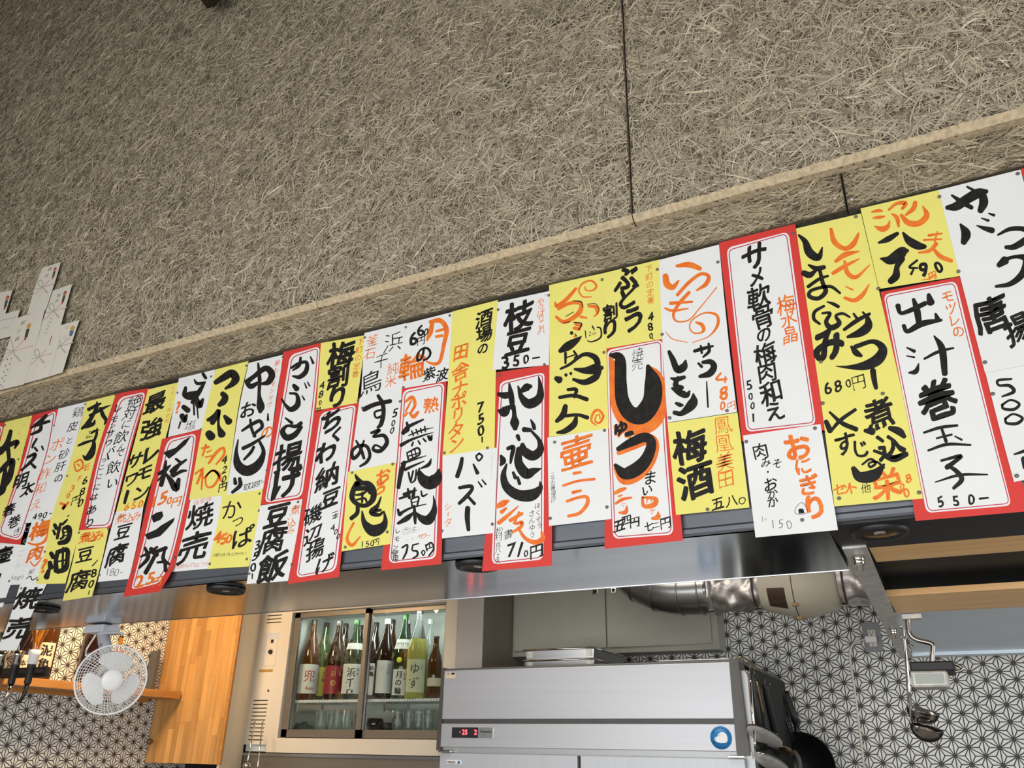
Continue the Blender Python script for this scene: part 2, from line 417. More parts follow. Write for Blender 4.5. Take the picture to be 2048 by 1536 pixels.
ZU0 = 0.742 * YU + EYE                    # lower edge of the upper panels
b = MB().box(-5.0, 1.3215, YB + .019, YB + .12, ZH + .62, 6.2)
wall = tag(b.build('wall_front', M['board']), 'tall wall faced with grey brown wood wool boards above the menu strips', kind='structure')
seams = [-4.141, -3.231, -2.321, -1.4105, -0.4995, 0.4115, 1.3215]
for i in range(len(seams) - 1):
    g0, g1 = (.0013 if abs(seams[i] + .4995) < .01 else .0002), (.0013 if abs(seams[i + 1] + .4995) < .01 else .0002)
    x0, x1 = seams[i] + g0, seams[i + 1] - g1
    ztop = lambda x: min(EYE + 1.5 * (0.918 + (0.215 - x / 1.5) * 0.515) + 0.18, 5.6) if x < .42 else 3.1
    zt = max(ztop(x0), ztop(x1))
    pb = MB().box(x0, x1, YU + .004, YB, ZU0 + .010, zt).box(x0, x1, YU + .014, YB, ZU0, ZU0 + .011)
    p = pb.build('fibreboard_panel', M['board'], wall)
    eb = MB().box(x0, x1, YU + .001, YU + .02, ZU0 - .0008, ZU0 + .004)
    # ragged cut lower edge
    eb = MB(); n = 160; vs = []; fs = []
    for k in range(n + 1):
        x = x0 + (x1 - x0) * k / n
        vs += [(x, YU - .0005 - rng.uniform(0, .002), ZU0 + .013 + rng.uniform(0, .003)), (x, YU + .010, ZU0 + .001 - rng.uniform(0, .0025)), (x, YS + .003, ZU0 - .0012)]
    for k in range(n): fs += [(3 * k, 3 * k + 1, 3 * k + 4, 3 * k + 3), (3 * k + 1, 3 * k + 2, 3 * k + 5, 3 * k + 4)]
    eb.add(vs, fs).build('cut_edge', M['cutedge'], p)
    fibres('wood_fibres', x0, x1, ZU0 + .013, ztop, YU + .004, p, M['fibre'], 25000, e0=(-.0015 if g0 > .001 or i == 0 else .05), e1=(-.0015 if g1 > .001 or i == len(seams) - 2 else .05))
ZS0 = 0.668 * YS + EYE
ss = [-3.90, -0.058, 1.3215]
for i in range(2):
    x0, x1 = ss[i] + .0014, ss[i + 1] - .0014
    p = MB().box(x0, x1, YS + .003, YB, ZS0, ZU0 - .0015).build('fibreboard_strip', M['board'], wall)
    fibres('wood_fibres', x0, x1, ZS0, lambda x: ZU0 - .004, YS + .003, p, M['fibre_strip'], 27000, 0.6)
# small screws with washers in the boards
for zx, zy in ((1690 - 20 + 0, 396), (1703, 398), (1276, 388), (1937, 200), (1228, 375)):
    Yp = YS if zy > 380 and zx > 1500 else YU
    q = P(zx, zy, Yp - .004)
    MB().lathe([(0, -.0015), (.0022, -.0012), (.0036, .0005), (.0036, .002)], q, (0, 1, 0), 10).build('screw', M['galv'], wall)

fl = MB().box(-5, 5, -4, 4.2, -.05, 0).build('floor', M['floor']); tag(fl, kind='structure')
cl = MB().box(-4.1, 3.2, YB + .13, 4.2, 2.75, 2.85).build('ceiling', M['plaster']); tag(cl, kind='structure')

# ---- patterned walls: hemp-leaf pattern pieces standing proud of the dark lines
def asanoha(name, o, ex, ez, nrm, a0, a1, b0, b1, parent, s=.061, t=.0042, rh=.0088, skip=None):
    """pattern in the plane o + a*ex + b*ez; vertical neighbour distance s"""
    V = []; Fc = []; cw = s * math.sqrt(3) / 2; lift = .0009
    def pieces(pts):
        A, B, C = [np.array(p) for p in pts]; cen = (A + B + C) / 3
        for p, q in ((A, B), (B, C), (C, A)):
            e = (q - p) / np.linalg.norm(q - p); mid = (p + q) / 2; inn = (cen - mid); hgt = np.linalg.norm(inn); inn = inn / hgt
            # obtuse triangle p, q, cen inset by t/2
            L = s; ti = t / 2
            x_in = ti / math.tan(math.radians(15)); y_top = hgt - ti / math.cos(math.radians(30)) - 0
            ap = (L / 2, hgt - ti / math.sin(math.radians(60)))
            def slant(xx): return ap[1] - (L / 2 - xx) * math.tan(math.radians(30))
            xc = max(rh, x_in)
            quad = [(xc, ti), (L - xc, ti), (L - xc + .0006, min(slant(xc), 1)), ap, (xc - .0006, slant(xc))]
            if slant(xc) < ti: continue
            k = len(V)
            for (x, y) in quad:
                w = p + e * x + inn * y; V.append(o + ex * w[0] + ez * w[1] + nrm * lift)
            Fc.append([k + j for j in range(5)])
    i0 = int(math.floor(a0 / cw)) - 1; i1 = int(math.ceil(a1 / cw)) + 1
    for i in range(i0, i1):
        for j in range(int(math.floor(b0 / s)) - 1, int(math.ceil(b1 / s)) + 1):
            h = lambda ii, jj: (ii * cw, (jj + (0.5 if ii % 2 else 0)) * s)
            if i % 2 == 0: tris = [(h(i, j), h(i, j + 1), h(i + 1, j)), (h(i, j), h(i + 1, j), h(i + 1, j - 1))]
            else: tris = [(h(i, j), h(i, j + 1), h(i + 1, j + 1)), (h(i, j), h(i + 1, j + 1), h(i + 1, j))]
            for tr in tris:
                cx = sum(p[0] for p in tr) / 3; cy = sum(p[1] for p in tr) / 3
                if a0 < cx < a1 and b0 < cy < b1: pieces(tr)
    mb = MB(); mb.v = [tuple(v) for v in V]; mb.f = Fc; mb.sm = [False] * len(Fc)
    return tag(mb.build(name, M['tile'], parent), kind='stuff')
YW, XL = 3.93, -3.93
wb = MB().box(-4.1, 3.2, YW, YW + .1, 0, 2.75).build('wall_back', M['grout']); tag(wb, 'back wall of the kitchen with white hemp leaf pattern and dark lines', kind='structure')
u_, z_ = ray(1560 + 530 / 10.24, 1300 + 840 / 10.24)
asanoha('pattern_pieces', np.array((u_ * YW, YW, z_ * YW + EYE)), np.array((1., 0, 0)), np.array((0, 0, 1.)), np.array((0, -1., 0)), -1.9, 1.6, -0.9, 0.75, wb)
# straight hairline joints between the sheets of the pattern
wl = MB().box(XL - .1, XL, -1.2, 4.1, 0, 2.75).build('wall_left', M['grout']); tag(wl, 'left side wall with pale hemp leaf pattern and dark lines', kind='structure')
u_, z_ = ray(60 + 800 / 10.24, 1390 + 1060 / 10.24); y_ = XL / u_
asanoha('pattern_pieces', np.array((XL, y_, z_ * y_ + EYE)), np.array((0, 1., 0)), np.array((0, 0, 1.)), np.array((1., 0, 0)), -0.9, 0.75, -0.6, 0.75, wl)

# ================================================================== CANOPY
cano = thing('steel_canopy', (-1.5, 1.7, ZH), 'long dark steel canopy over the kitchen pass, covered with menu strips', 'canopy')
XR = -.185
MB().box(-4.0, 1.32, YB, YB + .018, ZH + .17, ZS0 + .03).build('front_board', M['blacksteel'], cano)
MB().box(-4.0, 1.32, YB, YB + .018, ZH + .012, ZH + .17).build('steel_band', M['steel_dark'], cano)
mb = MB()   # rolled lower lip of the board
prof = [(YB + .018, ZH + .016), (YB - .001, ZH + .016), (YB - .004, ZH + .012), (YB - .004, ZH + .004), (YB - .001, ZH), (YB + .012, ZH)]
vs = [(x, y, z) for x in (-4.0, 1.32) for (y, z) in prof]; n = len(prof)
mb.add(vs, [(i, i + 1, n + i + 1, n + i) for i in range(n - 1)]); mb.build('lower_lip', M['steel_dark'], cano)
mb = MB(); x0 = P(1658, 1070, YB).x
mb.hexa([(-4, YB + .002, ZH), (-.186, YB + .002, ZH), (-.200, 1.985, ZH), (-4, 1.985, ZH), (-4, YB + .002, ZH + .004), (-.186, YB + .002, ZH + .004), (-.2, 1.985, ZH + .004), (-4, 1.985, ZH + .004)])
mb.build('underside_plate', M['steel_under'], cano)
mb = MB().box(-4, -.2, 1.981, 1.986, ZH - .001, ZH + .05); mb.build('rear_edge', M['steel'], cano)
mb = MB().box(-4, -.205, 1.6, 1.985, ZH + .05, ZH + .06); mb.build('inner_plate', M['blacksteel'], cano)
mb = MB().box(-.185, 1.32, YB + .012, 1.765, ZH - .003, ZH + .012); mb.build('right_end_panel', M['blacksteel'], cano)

def downlight(px, py, lab, lit=False):
    u, z = ray(px, py); Y = (ZH - EYE - .003) / z; c = Vector((u * Y, Y, ZH - .003))
    t = thing('downlight', c, lab, 'downlight', None)
    MB().lathe([(.030, -.004), (.036, -.009), (.047, -.008), (.050, -.002), (.050, .0015)], c, (0, 0, 1), 32).build('trim_ring', M['black'], t)
    MB().lathe([(.0, .0), (.016, -.0005), (.028, -.003), (.033, -.006)], c, (0, 0, 1), 28).build('reflector', M['brown_label'] if not lit else M['brass'], t)  # flag only picks the bronze reflector; all downlights are off
    MB().lathe([(.0, -.0065), (.009, -.0060), (.011, -.0025)], c, (0, 0, 1), 16).build('bulb', M['chrome'], t)
    return t
downlight(452, 1179, 'black round downlight in the canopy above the wooden door')
downlight(955, 1130, 'black round downlight half hidden by the red bordered 750 yen strip')
downlight(85, 1217, 'black round downlight at far left beside the hanging white shumai strip')
downlight(1400 + 1030 / 2.866, 1000 + 178 / 2.866, 'black round downlight with bronze reflector at the right end of canopy', True)

# ---- overhead shelf right of the canopy
sh = thing('overhead_shelf', (.2, 2.4, ZH), 'overhead timber and steel shelf at right behind the canopy', 'shelf')
def xl(Y): return -.137 - .0275 * (Y - 1.8)
mb = MB().box(-.136, 1.32, 1.772, 1.92, ZH, ZH + .035); mb.build('timber', M['beamwood'], sh)
mb = MB().box(-.156, 1.32, 2.35, 2.64, ZH, ZH + .016); mb.build('timber', M['beamwood'], sh)
mb = MB().box(-.16, 1.32, 1.90, 2.72, ZH + .05, ZH + .06); mb.box(-.165, -.16, 1.90, 2.64, ZH + .004, ZH + .06); mb.build('dark_board', M['blacksteel'], sh)
mb = MB().box(-.165, 1.32, 2.64, 3.66, ZH, ZH + .006); mb.box(-.185, 1.32, 3.63, 3.70, ZH - .012, ZH + .02); mb.build('steel_plate', M['steel_blue'], sh)
mb = MB()
mb.hexa([(-.181, 1.735, ZH - .008), (-.137, 1.735, ZH - .008), (-.190, 3.74, ZH - .008), (-.234, 3.74, ZH - .008),
         (-.181, 1.735, ZH - .003), (-.137, 1.735, ZH - .003), (-.190, 3.74, ZH - .003), (-.234, 3.74, ZH - .003)])
mb.hexa([(-.181, 1.735, ZH - .003), (-.176, 1.735, ZH - .003), (-.229, 3.74, ZH - .003), (-.234, 3.74, ZH - .003),
         (-.181, 1.735, ZH + .035), (-.176, 1.735, ZH + .035), (-.229, 3.74, ZH + .035), (-.234, 3.74, ZH + .035)])
mb.build('angle_bracket', M['galv'], sh)
for (zx, zy, s) in ((905, 330, 1), (1105, 742, .9)):
    u, z = ray(1400 + zx / 2.866, 1000 + zy / 2.866); Y = (ZH - EYE - .012) / z; c = Vector((u * Y, Y, ZH - .008))
    mb = MB().lathe([(0, 0), (.013 * s, 0), (.013 * s, -.011), (.0115 * s, -.012)], c, (0, 0, 1), 6)
    mb.lathe([(.012 * s, -.012), (.012 * s, -.020), (.007 * s, -.022), (.007 * s, -.032), (0, -.032)], c, (0, 0, 1), 6); mb.build('bolt', M['chrome'], sh)

# ================================================================== MENU PAPERS
LEVEL = .0006
class Paper:
    def __init__(s, key, col, lev, L, R, lab, frame=None, curl=None, Y=None, name='menu_strip', cat='menu strip', group='menu strips on the canopy'):
        s.key, s.col, s.lev, s.L, s.R, s.frame, s.curl = key, col, lev, L, R, frame, curl
        s.Y = (YB - .001 if Y is None else Y) - lev * LEVEL
        s.parts = {}
        xs = (L[0][0] + R[0][0] + L[-1][0] + R[-1][0]) / 4; ys = (L[0][1] + R[0][1] + L[-1][1] + R[-1][1]) / 4
        s.root = thing(name, P(xs, ys, s.Y), lab, cat, group)
        s.ex = np.array(R[0], float) - np.array(L[0], float); s.ex /= np.linalg.norm(s.ex)
        s.ey = np.array(L[-1], float) - np.array(L[0], float) + np.array(R[-1], float) - np.array(R[0], float); s.ey /= np.linalg.norm(s.ey)
    def pt(s, x, y, dy=0.0):
        Y = s.Y - dy
        if s.curl:
            y0, y1, c = s.curl; t = max(0.0, (y - y0) / (y1 - y0)); Y -= c * t * t
        return P(x, y, Y)
    def rows(s, L, R, nv, round_px=0):
        a = catmull([(*p, 0) for p in L], 12); b = catmull([(*p, 0) for p in R], 12)
        def samp(q, t):
            q = np.array(q)[:, :2]; i = t * (len(q) - 1); k = min(int(i), len(q) - 2); return q[k] + (q[k + 1] - q[k]) * (i - k)
        H = np.linalg.norm(np.array(L[0]) - np.array(L[-1])); ts = list(np.linspace(0, 1, nv + 1))
        if round_px:
            e = [round_px / H * f for f in (.06, .25, .55, 1.0)]; ts = sorted(set([round(t, 5) for t in ts if e[-1] < t < 1 - e[-1]] + e + [1 - x for x in e] + [0, 1]))
        out = []
        for t in ts:
            l, r = samp(a, t), samp(b, t)
            if round_px:
                d = min(t, 1 - t) * H
                if d < round_px:
                    ins = round_px - math.sqrt(max(0, round_px ** 2 - (round_px - d) ** 2)); w = np.linalg.norm(r - l); e_ = (r - l) / w
                    l, r = l + e_ * ins, r - e_ * ins
            out.append((l, r))
        return out
    def sheet(s, L, R, name, m, dy, nu=8, nv=14, round_px=0):
        rows = s.rows(L, R, nv * (4 if s.curl else 1), round_px); V = []; Fs = []
        for l, r in rows:
            for i in range(nu + 1): V.append(s.pt(*(l + (r - l) * i / nu), dy))
        for j in range(len(rows) - 1):
            for i in range(nu): Fs.append((j * (nu + 1) + i, (j + 1) * (nu + 1) + i, (j + 1) * (nu + 1) + i + 1, j * (nu + 1) + i + 1))
        MB().add(V, Fs, True).build(name, m, s.root)
    def base(s):
        s.sheet(s.L, s.R, 'sheet', M['red'] if s.frame else M[s.col], 0.0)
        if s.frame:
            L, R = s.frame
            s.sheet(L, R, 'white_panel', M['white'], .00015 if s.curl else .0001, round_px=11)
            ins = 4.2
            L2 = [(x + ins, y) for x, y in L]; R2 = [(x - ins, y) for x, y in R]
            L2[0] = (L[0][0] + ins, L[0][1] + ins); R2[0] = (R[0][0] - ins, R[0][1] + ins); L2[-1] = (L[-1][0] + ins, L[-1][1] - ins); R2[-1] = (R[-1][0] - ins, R[-1][1] - ins)
            rows = s.rows(L2, R2, 48 if s.curl else 14, 9); loop = [l for l, r in rows] + [r for l, r in rows[::-1]]; loop.append(loop[0])
            V = []; n = len(loop); dl = .0003 if s.curl else .00016
            for i in range(n):
                a = loop[(i - 1) % (n - 1)]; b2 = loop[(i + 1) % (n - 1)]; t = b2 - a; t = t / max(1e-6, np.linalg.norm(t)); nn = np.array([-t[1], t[0]])
                V += [s.pt(*(loop[i] + nn * .95), dl), s.pt(*(loop[i] - nn * .95), dl)]
            MB().add(V, [(2 * i, 2 * i + 1, 2 * i + 3, 2 * i + 2) for i in range(n - 1)]).build('red_line', M['redline'], s.root)
    def put(s, c, V2, Fs):
        d = {'o': .00022, 'r': .00022, 'f': .0002, 'g': .00024, 'k': .00034}.get(c, .00026) * (2 if s.curl else 1)
        mb = s.parts.setdefault(c, MB())
        s.cnt = getattr(s, 'cnt', 0) + 1; d += (s.cnt % 30) * 4e-6      # later strokes lie a hair above earlier ones
        n = s.lay(len(V2)); V = [s.pt(x, y, d - .00006 + .000006 * (i // n)) for i, (x, y) in enumerate(V2)]
        mb.add(V, Fs)
    def lay(s, n): return n // 9 if (getattr(s, 'bold', False) and n % 9 == 0) else n
    def text(s, z, c, ch, cx, cy, size, w=0, rise=.10, rot=0.0, sx=1.0):
        ox, oy, k = ZOOM[z]; v, f = glyph(ch, w)
        if not len(v): return
        h = abs(hash((ch, int(cx), int(cy)))) if False else (ord(ch) * 7 + int(cx) * 13 + int(cy) * 29)
        r1 = ((h % 97) / 97 - .5); r2 = ((h % 61) / 61 - .5); r3 = ((h % 41) / 41 - .5)
        x = v[:, 0] * sx; y = v[:, 1]
        y = y + x * (rise + r1 * .06) + .035 * np.sin(x * 6 + r2 * 6); x = x + .03 * np.sin(y * 6.5 + r3 * 6) + y * r2 * .08
        if rot: cr, sr = math.cos(rot), math.sin(rot); x, y = x * cr - y * sr, x * sr + y * cr
        S = size / k; cx = ox + cx / k; cy = oy + cy / k
        V2 = [(cx + (s.ex[0] * a - s.ey[0] * b_) * S, cy + (s.ex[1] * a - s.ey[1] * b_) * S) for a, b_ in zip(x, y)]
        s.bold = w > 0; s.put(c, V2, f); s.bold = False
    def stroke(s, z, c, data):
        ox, oy, k = ZOOM[z]
        pts = [tuple(float(t) for t in p.split(',')) for p in data.split()]
        if len(pts[0]) == 2:
            V2 = [(ox + x / k, oy + y / k) for x, y in pts]; s.put(c, V2, [list(range(len(V2)))]); return
        if len(pts) == 1:
            x, y, w = pts[0]; pts = [(x, y - w * .12, w * .85), (x, y + w * .12, w * .85)]
        if z == 'Z': pts = [(x, y, w * 1.3) for x, y, w in pts]
        V, Fs = brush(pts); s.put(c, [(ox + x / k, oy + y / k) for x, y in V], Fs)
    def write(s, spec):
        for line in spec.strip().split('\n'):
            line = line.strip()
            if not line: continue
            z, c, rest = line.split(' ', 2)
            if rest[0] == '"':              # glyphs: "abc" x0,y0 x1,y1 size weight
                i = rest.index('"', 1); tx = rest[1:i]; a = rest[i + 1:].split(); p0 = [float(t) for t in a[0].split(',')]; p1 = [float(t) for t in a[1].split(',')]
                w = float(a[3]) if len(a) > 3 else 0.0; rot = float(a[4]) if len(a) > 4 else 0.0; n = len(tx)
                for i, ch in enumerate(tx):
                    t = i / max(1, n - 1); s.text(z, c, ch, p0[0] + (p1[0] - p0[0]) * t, p0[1] + (p1[1] - p0[1]) * t, float(a[2]), w, rot=rot)
            else:
                for seg in rest.split('|'): s.stroke(z, c, seg)
    def finish(s):
        nm = {'k': 'black_lettering', 'o': 'orange_lettering', 'r': 'red_lettering', 'g': 'grey_lettering', 'f': 'faint_lettering', 'd': 'red_ornament', 'n': 'dark_print',
              'y': 'gold_print', 'b': 'blue_ornament', 'p': 'pink_cord_print', 's': 'silver_cord_print'}
        for c, mb in s.parts.items(): mb.build(nm[c], M[c], s.root)
PAPERS = {}
def paper(key, col, lev, L, R, lab, spec, **kw):
    p = Paper(key, col, lev, L, R, lab, **kw); p.base(); p.write(spec); p.finish(); PAPERS[key] = p; return p

paper('p0', 'white', 1, [(-70, 858), (-90, 1000)], [(12, 838), (-20, 960)], 'red bordered strip mostly cut off by the left edge of the picture', '',
      frame=([(-62, 872), (-80, 990)], [(8, 850), (-28, 950)]))
paper('p1', 'yellow', 0, [(12, 838), (-30, 930), (-70, 1100)], [(68, 826), (40, 930), (10, 1095)], 'yellow strip with thick black brush characters at far left', '''
A k 110,420,40 75,540,55 20,620,60 -30,660,50|0,600,30 90,565,50 180,530,45 150,595,20|75,560,50 90,680,40 85,740,30
A k -10,840,40 70,760,55 130,720,50 120,800,60 90,900,70 40,980,60|60,760,30 30,1000,70 -10,1060,60
A o "うーじ" 290,280 205,440 44 -.01''')
paper('p2', 'white', 2, [(65, 828), (40, 930), (-10, 1085)], [(118, 811), (100, 915), (50, 1090)], 'red bordered white strip reading chizu mentai harumaki', '''
A k 475,260,34 420,315,40 350,360,22|318,385,22 420,345,34 505,320,30|420,340,34 410,410,38 320,455,24
A k 375,500,24 340,560,24 330,592,20|355,590,24 380,622,26|430,578,22 442,612,18
A k 280,690,26 360,655,34 330,720,34 220,822,24|300,735,22 358,792,34
A k "明" 215,930 215,930 170 .02
A k "太" 285,1010 285,1010 150 .02
A k "春" 95,1228 95,1228 140 .01
A k "巻" 145,1345 145,1345 140 .01
A k "き" 175,1450 175,1450 95 0''', frame=([(68, 843), (45, 930), (-5, 1070)], [(113, 820), (95, 915), (42, 1082)]))
paper('p2b', 'white', 1, [(-40, 1086), (-60, 1222)], [(57, 1070), (5, 1214)], 'white strip with one black kanji meaning jar at the left edge', '''
B k "壷" 42,560 42,560 180 .02
B k 0,760,30 -10,800,20''')
paper('p3b', 'white', 2, [(52, 1046), (38, 1100), (20, 1170)], [(112, 1034), (92, 1100), (72, 1168)], 'white strip with large orange bainiku writing under the 490 yen strip', '''
B o "梅" 410,300 410,300 200 .03
B o 290,440,20 360,458,22 440,435,28 485,370,30 490,280,16|310,630,14 350,675,16 400,630,14 425,590,12
B o "肉" 360,545 360,545 170 .025
B k "和" 320,735 320,735 70 -.01
B k 265,810,6 310,780,10 330,820,10 385,790,8
B k "500" 125,795 185,800 55 -.01
B g "円" 212,800 212,800 55 -.015
B f "さ" 285,295 285,295 75 -.015
B f "な" 262,420 262,420 70 -.015
B f "ご" 222,540 222,540 80 -.015
B f "ん" 185,660 185,660 70 -.015
B f "こ" 260,650 260,650 70 -.015''')
paper('p3', 'white', 3, [(118, 811), (102, 880), (82, 960), (52, 1047)], [(174, 799), (160, 850), (138, 935), (105, 1037)], 'white strip reading torikawa to sunagimo ponzu ae, price 490', '''
A k "鶏" 800,225 800,225 120 -.005
A k "皮" 745,372 745,372 115 0
A k "と" 715,515 715,515 85 0
A k "砂" 655,655 655,655 115 0
A k "肝" 618,785 618,785 115 0
A k "の" 600,905 600,905 100 0.005
A o "ポ" 585,555 585,555 150 -.005
A o "ン" 520,705 520,705 130 0
A o "酢" 455,860 455,860 135 -.01
A o "和" 410,1010 410,1010 135 -.01
A o "え" 375,1170 375,1170 130 -.01
A k "490-" 355,1300 515,1268 95 .005''')
paper('p4', 'yellow', 4, [(174, 799), (155, 870), (134, 940), (101, 1038)], [(236, 782), (210, 880), (165, 1030)], 'yellow strip with heavy black kanji and orange price notes', '''
R k 748,250,30 790,228,28 815,215,30 852,198,16|820,183,10 818,230,34 790,290,30 740,370,40 692,412,20|760,300,24 820,270,24 870,240,24 938,212,6|850,240,30 872,300,36 897,340,30 882,378,10|700,402,26 745,388,36 790,370,30 802,340,12
R k 752,440,5 763,431,5 773,441,5 763,451,5 752,440,5|725,490,6 780,478,5|735,468,5 736,494,5|752,463,5 756,488,5|770,452,14 800,432,22 838,424,8|822,408,12 816,460,24 800,505,24|663,555,18 720,530,26 792,508,14|792,510,28 792,560,40 770,625,60 730,662,44 702,640,12
A o 760,745,16 825,715,22 850,780,20 785,832,18 758,760,16|790,760,16 815,775,16
A o "モ" 880,795 880,795 95 .01
A o "F" 815,905 815,905 80 .01
A o "3" 740,1010 740,1010 95 .02
A o "0" 700,1080 700,1080 80 .02
A o 620,1160,26 660,1180,30 640,1220,30 700,1150,22
A k "6" 870,930 870,930 115 .012
A k "8" 845,1040 845,1040 115 .012
A k "0" 825,1155 825,1155 115 .012
A k "円" 775,1130 775,1130 105 .005''')
paper('p4b', 'yellow', 5, [(101, 1038), (92, 1090), (72, 1168)], [(165, 1028), (153, 1085), (131, 1167)], 'yellow strip with two bold black kanji and an orange question mark', '''
B k 560,255,40 578,292,40|545,310,24 562,350,30|622,240,26 605,300,34 585,392,30|640,250,26 665,225,26 690,200,16
B k 650,290,30 700,285,60 712,350,50 680,420,56 605,442,44|640,300,20 650,370,26 620,400,24|640,335,14 690,325,14|640,370,14 690,360,14
B k 522,545,44 545,585,50|510,640,46 520,690,60|475,790,60 500,720,40|590,530,46 572,620,46 575,725,56|600,530,46 685,510,50 690,600,46 670,700,56 590,735,46|645,490,22 640,700,26|595,630,18 690,610,18
B o "?" 452,680 452,680 200 .02''')
paper('p5', 'white', 5, [(232, 787), (192, 912), (157, 1062)], [(298, 776), (260, 905), (220, 1058)], 'red bordered strip with two columns of small black handwriting praising lemon sours', '''
A k "絶" 1382,118 1382,118 150 0
A k "対" 1325,240 1325,240 140 0
A k "に" 1295,350 1295,350 105 0
A k "飲" 1240,480 1240,480 150 0
A k "ん" 1245,590 1245,590 90 0
A k "で" 1228,645 1228,645 95 0
A k "飲" 1165,790 1165,790 150 0
A k "い" 1150,955 1150,955 130 0.005
A k "レ" 1215,185 1215,185 100 .012
A k "モ" 1172,300 1172,300 80 .012
A k "ン" 1155,368 1155,368 62 .01
A k "サ" 1130,445 1130,445 90 .012
A k "ワ" 1112,545 1112,545 84 .012
A k "バ" 1140,615 1140,615 80 .014
A k 1098,650,10 1110,705,22
A k "っ" 1062,720 1062,720 70 .008
A k "こ" 1042,792 1042,792 66 .008
A k "こ" 1022,887 1022,887 66 .008
A k "に" 992,995 992,995 78 .008
A k "は" 965,1095 965,1095 84 .01
A k "あ" 940,1225 940,1225 108 .012
A k "り" 918,1360 918,1360 110 .012''', frame=([(239, 795), (199, 912), (169, 1056)], [(292, 783), (257, 905), (221, 1054)]))
paper('p6', 'yellow', 6, [(296, 779), (270, 880), (232, 1024)], [(359, 764), (330, 880), (286, 1014)], 'yellow strip reading saikyo lemon sour with orange price 650', '''
A k "最" 1590,130 1590,130 225 .02
A k "強" 1552,392 1552,392 240 .018
A k "レ" 1555,650 1555,650 210 .03
A k "モ" 1480,850 1480,850 180 .02
A k "ン" 1450,1050 1450,1050 180 .02
A k "サ" 1380,725 1380,725 180 .02
A k "ワ" 1345,920 1345,920 160 .02
A k 1310,1035,34 1290,1100,34 1275,1160,28
A o "650" 1300,1195 1440,1165 110 .01
C o "レモン1個使用" 140,490 65,830 46 -.008''')
paper('p7', 'white', 5, [(231, 1024), (215, 1085), (195, 1164)], [(287, 1012), (276, 1080), (258, 1158)], 'white strip reading nikomi tofu with thin pencilled price 180', '''
B o "煮込み" 1235,190 1400,165 110 0
B k "豆" 1262,320 1262,320 175 .012
B k "腐" 1190,560 1190,560 225 .015
B g "180-" 1100,735 1240,745 115 -.012''')
paper('p7b', 'yellow', 7, [(157, 1061), (146, 1120), (125, 1202)], [(218, 1055), (204, 1120), (184, 1193)], 'yellow strip reading nikomi tofu, foot hanging free below the board', '''
B o "煮込み" 870,385 1010,365 120 .012
B k "豆" 870,560 870,560 175 .012
B k "腐" 805,825 805,825 230 .01
B k 1000,615,8 945,675,12
B k "8" 960,745 960,745 125 .012
B k "0" 935,855 935,855 115 .012
B k 915,930,10 905,965,8''', curl=(1120, 1202, .02))
paper('p8', 'white', 7, [(359, 750), (348, 810), (336, 874)], [(431, 736), (420, 800), (405, 858)], 'white sheet with splashed black kanji, small salt kanji and orange question mark', '''
C k 440,345,34 468,390,34|350,405,14 380,445,34 450,440,30|460,430,22 400,530,50 330,640,40|262,485,30 255,560,60 320,570,90 385,540,50|370,580,36 400,670,70 440,605,26|345,640,20 350,765,20|380,690,16 390,800,14|240,685,50 285,720,60|225,775,56 250,825,50 272,770,28|210,840,20 190,905,14
C k "塩" 312,870 312,870 120 -.015
C o "?" 185,692 185,692 175 .012''')
paper('p10b', 'white', 7, [(378, 999), (366, 1060), (343, 1144)], [(446, 989), (436, 1060), (420, 1137)], 'white strip reading shumai in black with small red notes', '''
D r "自家焼" 370,435 500,400 62 -.01
D k "焼" 412,570 412,570 280 .012
D k "売" 345,890 345,890 330 .012
D r "何個からでもどうぞ" 165,1092 480,1062 54 -.01''')
paper('p9', 'white', 8, [(324, 878), (290, 1025), (268, 1120), (246, 1194)], [(405, 857), (388, 965), (352, 1120), (320, 1183)], 'red bordered strip reading ichimai and nimai prices with bent foot', '''
A k 1955,475 1880,515 1800,590 1690,630 1675,650 1730,705 1790,660 1900,560
A k 1625,860,34 1690,820,44 1745,770,16|1700,725,20 1685,840,44 1650,975,44|1700,860,26 1750,930,56 1800,1010,70 1830,915,40|1800,705,24 1850,745,34|1750,835,36 1800,790,40 1905,715,24|1840,760,30 1760,870,40|1770,885,30 1850,835,36 1905,825,24|1660,880,24 1615,930,16
B k 1545,165 1600,130 1660,115 1672,165 1640,205 1570,232
B k 1480,355 1600,300 1650,260 1790,178 1775,225 1700,310 1640,370 1515,408
B k 1485,490,30 1515,590,44 1425,695,24|1440,580,20 1530,540,36 1610,480,24|1545,500,44 1600,560,60|1600,540,40 1560,620,40 1490,745,46|1600,530,40 1700,490,40|1690,500,24 1670,600,40 1730,655,26|1610,640,22 1690,630,36|1690,640,36 1695,725,40
A o "1" 1580,1140 1580,1140 170 .015
A o "5" 1670,1110 1670,1110 190 .02
A o "0" 1735,1135 1735,1135 110 .015
A o "円" 1805,1145 1805,1145 115 .012
B o "2" 1430,830 1430,830 190 .02
B o "5" 1540,805 1540,805 180 .02
B o "円" 1610,835 1610,835 110 .012|0''' .replace('|0', ''), frame=([(334, 880), (302, 1020), (280, 1110), (262, 1180)], [(393, 866), (378, 965), (345, 1110), (319, 1166)]), curl=(1090, 1194, .03))
